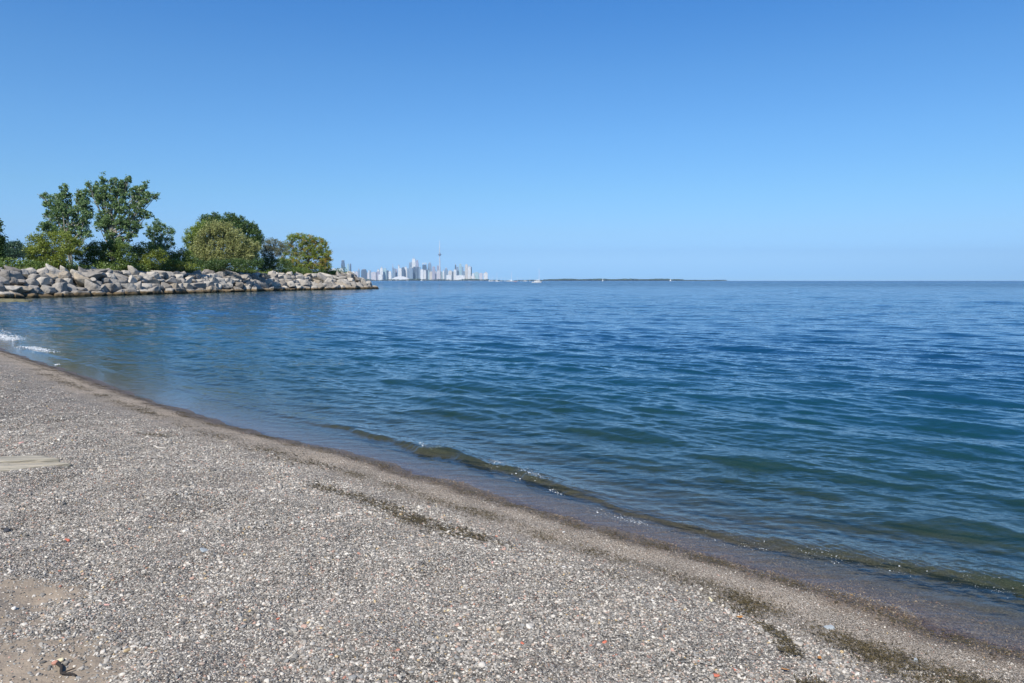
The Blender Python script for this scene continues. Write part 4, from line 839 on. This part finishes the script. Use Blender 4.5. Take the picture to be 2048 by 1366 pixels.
# the long white hall
M_white = flat_mat('white_metal', (0.80, 0.80, 0.79), 0.5, scale=0.05); M_shade = flat_mat('dark_opening', (0.16, 0.17, 0.2), 0.6, scale=0.1)
c = at(801.5, 556, 9800); root = empty('exhibition_hall', (c[0], 9800, 0), label='long low white hall with arched roof at the left waterfront', cat='building')
mb = MB(); hwid = 17.5 * 9800 / FPX
V = []; nA = 18
for yy in (-60, 60):
    for k in range(nA + 1):
        f = k / nA; V.append(((f - 0.5) * 2 * hwid, yy, 18 + 42 * math.sin(math.pi * f) ** 0.8))
mb.add(V, [(k, k + 1, nA + 2 + k, nA + 1 + k) for k in range(nA)]); mb.add([v for v in V[:nA + 1]] + [(v[0], v[1], 14) for v in V[:nA + 1]], [(k + 1, k, nA + 1 + k, nA + 2 + k) for k in range(nA)])
mb.build('roof', M_white, root, smooth=False)
MB().box(-hwid * 0.97, hwid * 0.97, -57, 57, -1, 13.5).build('wall', FM['w'], root)
MB().box(-hwid * 0.2, hwid * 0.55, -60, -57.3, 4, 12).build('opening', M_shade, root)
# the needle tower
c = at(879.3, 500, 10600); sc = 10600 / FPX
root = empty('observation_tower', (c[0], 10600, 0), label='very tall concrete needle tower with round pod and antenna above the city', cat='tower')
M_conc = flat_mat('tower_concrete', (0.62, 0.61, 0.60), 0.8, scale=0.02); M_pod = flat_mat('pod_cladding', (0.20, 0.25, 0.31), 0.4, scale=0.1)
zt = lambda py: 2 + (561.3 - py) * sc
mb = MB(); mb.lathe([(11, -1), (8, 60), (6.5, 160), (5.5, 260), (5.0, zt(509) - 12)], 12)
for k in range(3):
    a = k * 2.094 + 0.5
    V = []; prof = [(-1, 30), (40, 20), (110, 13), (220, 9), (330, 6)]
    for zz, rr2 in prof:
        for sgn in (-1, 1):
            V.append((math.cos(a) * rr2 - math.sin(a) * 3 * sgn, math.sin(a) * rr2 + math.cos(a) * 3 * sgn, zz)); V.append((-math.sin(a) * 3 * sgn, math.cos(a) * 3 * sgn, zz))
    Q_ = []
    for j in range(len(prof) - 1):
        b0, b1 = j * 4, (j + 1) * 4
        Q_ += [(b0, b1, b1 + 1, b0 + 1), (b0 + 2, b0 + 3, b1 + 3, b1 + 2), (b0, b0 + 2, b1 + 2, b1)]
    mb.add(V, Q_)
mb.build('shaft', M_conc, root, smooth=False)
pz = zt(510.0)
MB().lathe([(6, pz - 12), (20, pz - 4), (24, pz + 1), (24, pz + 6), (19, pz + 10), (15, pz + 20), (8, pz + 30)], 24).build('observation_pod', M_pod, root, smooth=False)
MB().lathe([(6, pz - 15), (15, pz - 11.5), (17.5, pz - 5), (17, pz - 4.5)], 24).build('pod_base', M_white, root, smooth=False)
MB().lathe([(6.3, pz + 30), (5.6, zt(497))], 10).build('upper_shaft', M_conc, root)
MB().lathe([(5.6, zt(497)), (7.5, zt(497) + 3), (7.5, zt(497) + 10), (4, zt(497) + 13)], 16).build('sky_pod', M_white, root)
MB().lathe([(4.6, zt(497) + 13), (4.2, zt(492)), (3.0, zt(489)), (2.0, zt(484)), (0.4, zt(481))], 8).build('antenna', M_white, root)
# low far land and its trees
def island(name, x0, x1, Y, depth, amp):
    a_, b_ = at(x0, 560, Y)[0], at(x1, 560, Y)[0]; n = 60; V = []
    for j in range(4):
        for i in range(n):
            f = i / (n - 1); x = a_ + (b_ - a_) * f; V.append((x, Y + depth * (j / 3.0) * (0.3 + 0.7 * math.sin(math.pi * min(max(f, 0.02), 0.98)) ** 0.4), (-1.0, 2.2, 2.5, -1.0)[j] * 1.0 + 0.3 * math.sin(i * 1.7) * (j in (1, 2))))
    return link(name, make_mesh(name, V, np.array([(j * n + i, j * n + i + 1, (j + 1) * n + i + 1, (j + 1) * n + i) for j in range(3) for i in range(n - 1)])), M_ground, kind='structure')
island('city_shore', 600, 1065, 9500, 3500, 0); island('island', 1056, 1462, 8800, 900, 0)
M_far = leaf_mat('far_foliage', (0.05, 0.085, 0.04), (0.10, 0.14, 0.06))
def treeline(name, x0, x1, Y, depth, hfun, n, label, seed):
    r_ = np.random.default_rng(seed); a_, b_ = at(x0, 560, Y)[0], at(x1, 560, Y)[0]; V0, F0 = ico(1); out, fo, tt = [], [], []
    for i in range(n):
        f = r_.uniform(0, 1); x = a_ + (b_ - a_) * f; y = Y + r_.uniform(20, depth); h_ = hfun(f) * r_.uniform(0.7, 1.15); w_ = h_ * r_.uniform(0.5, 0.9)
        V = V0 * (1 + 0.16 * r_.normal(size=(len(V0), 1))); out.append(V * [w_, w_, h_ * 0.52] + [x, y, 2 + h_ * 0.5]); fo.append(F0 + i * len(V0)); tt.append(np.full(len(F0), r_.uniform(0, 1)))
    tt = np.concatenate(tt); return link(name, make_mesh(name, np.concatenate(out), np.concatenate(fo), False, attrs={'tint': tt, 'clump': tt}), M_far, label=label, cat='woodland', kind='stuff')
treeline('island_woods', 1058, 1459, 8830, 500, lambda f: (20 if 0.08 < f else 13) * (0.45 if f > 0.78 else 1.0) * (1 + 0.15 * math.sin(f * 40)) * (0.75 if f < 0.1 else 1), 1500, 'long low dark green wooded island on the horizon', 31)
treeline('shore_woods', 700, 1068, 9520, 120, lambda f: (17 if f < 0.75 else 9) * (1 + 0.45 * math.sin(f * 31) * math.sin(f * 13)), 700, 'dark line of trees along the far city waterfront', 32)

# ------------------------------------------------------------------ boats
M_hull = flat_mat('white_hull', (0.80, 0.80, 0.78), 0.35, scale=2); M_glass = flat_mat('tinted_window', (0.04, 0.05, 0.07), 0.15, scale=2); M_red = flat_mat('red_hull', (0.5, 0.08, 0.07), 0.4, scale=2)
M_mast = flat_mat('aluminium_mast', (0.72, 0.73, 0.75), 0.4, 0.2, scale=2); M_sail = flat_mat('white_sailcloth', (0.82, 0.82, 0.80), 0.8, scale=2)
def hull_mesh(L, B, D_):
    mb = MB(); n = 12; V = []
    for i in range(n + 1):
        f = i / n; x = (f - 0.5) * L; hb_ = B / 2 * (1 - max(0, (f - 0.45) / 0.55) ** 2.2) * (0.85 + 0.15 * min(1, f * 5)) + 0.02; zt_ = D_ * (1 + 0.35 * f * f)
        V += [(x + 0.06 * L * f * f, -hb_, zt_), (x, -hb_ * 0.75, 0.0), (x, 0, -0.35), (x, hb_ * 0.75, 0.0), (x + 0.06 * L * f * f, hb_, zt_)]
    Q_ = [(i * 5 + k, i * 5 + k + 1, (i + 1) * 5 + k + 1, (i + 1) * 5 + k) for i in range(n) for k in range(4)] + [(i * 5 + 4, i * 5, (i + 1) * 5, (i + 1) * 5 + 4) for i in range(n)]
    mb.add(V, Q_, [(0, 4, 2), (0, 2, 1), (2, 4, 3)]); return mb
def motor_boat(px, py, L, label, rz=0.0, hull=M_hull, group=None):
    x, y = on_z(px, py); root = empty('motor_boat', (x, y, 0), rz, label=label, cat='boat', group=group)
    B, D_ = L * 0.32, L * 0.11; hull_mesh(L, B, D_).build('hull', hull, root)
    MB().frustum(-L * .22, L * .22, -B * .36, B * .36, D_ * 1.1, D_ * 1.1 + L * .10, 0.86).build('cabin', M_hull, root)
    MB().frustum(-L * .20, L * .235, -B * .37, B * .37, D_ * 1.1 + L * .045, D_ * 1.1 + L * .085, 0.93).build('window', M_glass, root)
    MB().box(-L * .2, L * .06, -B * .3, B * .3, D_ * 1.1 + L * .19, D_ * 1.1 + L * .20).tube([(-L * .16, -B * .25, D_ + L * .1), (-L * .16, -B * .25, D_ + L * .2)], .04, 5).tube([(L * .04, B * .25, D_ + L * .1), (L * .02, B * .25, D_ + L * .2)], .04, 5).build('canopy', M_hull, root)
    return root
def sail_boat(px, base, top, label, sails=True, rz=0.3, group=None, hull_k=0.85):
    Y = EYE / ((base - 561.3) / FPX); H_ = (base - top) * Y / FPX; x, y = on_z(px, base); L = H_ * hull_k
    root = empty('sailboat', (x, y, 0), rz, label=label, cat='sailboat', group=group)
    hull_mesh(L, L * .28, L * .09).build('hull', M_hull, root)
    MB().frustum(-L * .2, L * .18, -L * .08, L * .08, L * .095, L * .14, 0.8).build('cabin', M_hull, root)
    MB().tube([(0.05 * L, 0, L * .1), (0.05 * L, 0, H_)], [H_ * .016, H_ * .011], 6).build('mast', M_mast, root)
    MB().tube([(0.05 * L, 0, L * .2), (-0.40 * L, 0, L * .2)], [H_ * .009] * 2, 6).build('boom', M_mast, root)
    if sails:
        MB().add([(0.03 * L, 0.05, L * .22), (-0.38 * L, 0.5, L * .22), (0.03 * L, 0.05, H_ * .97), (0.03 * L, 0, L * .22), (-0.38 * L, 0.42, L * .22), (0.03 * L, 0, H_ * .97)], [], [(0, 1, 2), (3, 5, 4)]).build('mainsail', M_sail, root)
        MB().add([(0.07 * L, 0.05, L * .18), (0.5 * L, 0.3, L * .16), (0.07 * L, 0.05, H_ * .85), (0.07 * L, 0, L * .18), (0.5 * L, 0.25, L * .16), (0.07 * L, 0, H_ * .85)], [], [(0, 2, 1), (3, 4, 5)]).build('jib', M_sail, root)
    else: MB().tube([(0.03 * L, 0, L * .225), (-0.38 * L, 0, L * .225)], [H_ * .016, H_ * .011], 6).build('furled_sail', M_sail, root)
    return root
motor_boat(1073, 565.5, 9.0, 'white motor boat low on the water beneath the tallest mast', 0.15)
sail_boat(1077.5, 563.6, 538, 'moored sailboat with the tallest bare mast, behind the white motor boat', False, 0.5, hull_k=0.62)
sail_boat(1022.5, 562.9, 544, 'white sailboat with bare mast midway between city and the tallest mast', False, 0.2, hull_k=0.7)
sail_boat(993.5, 562.8, 545, 'sailboat with bare mast just right of the city', False, 0.6, hull_k=0.5)
motor_boat(995, 563.3, 7.6, 'small white motor boat just right of the city', 0.0)
motor_boat(1031, 563.8, 5.0, 'small red-hulled boat left of the tallest mast', 0.3, hull=M_red)
motor_boat(1050, 562.8, 11, 'low white cruiser left of the tallest mast', 0.2); motor_boat(1016, 562.7, 9, 'low white cruiser left of the middle bare mast', 3.0)
sail_boat(1205.5, 562.6, 556.5, 'tiny white sailboat with sails up before the island middle', True, 0.8); sail_boat(1341, 562.4, 557.5, 'tiny white sailboat with sails up near the right end of the island', True, 2.3)
for k, (px, tp) in enumerate(((979.5, 551), (982.5, 553), (985.6, 550.5), (1003, 553), (1010, 554), (1035, 552.5), (1042, 554), (1060, 553))):
    sail_boat(px, 562.7, tp, 'faint bare-masted yacht, %s from the left among the yachts right of the city' % ordinal(k + 1), False, 0.2 * k, group='moored yachts right of the city', hull_k=0.55)

# ------------------------------------------------------------------ air
m = NT('haze_air'); pv = m.n('VolumePrincipled', {'Color': (0.58, 0.80, 1.0, 1), 'Density': 0.000050, 'Anisotropy': 0.3}); m.l(pv.outputs[0], m.out.inputs['Volume'])
mb = MB(); mb.box(-11000, 11000, -900, 15900, -5.5, 640)
mb.build('haze', m.m, kind='stuff', label='pale blue haze over the far city', cat='haze')
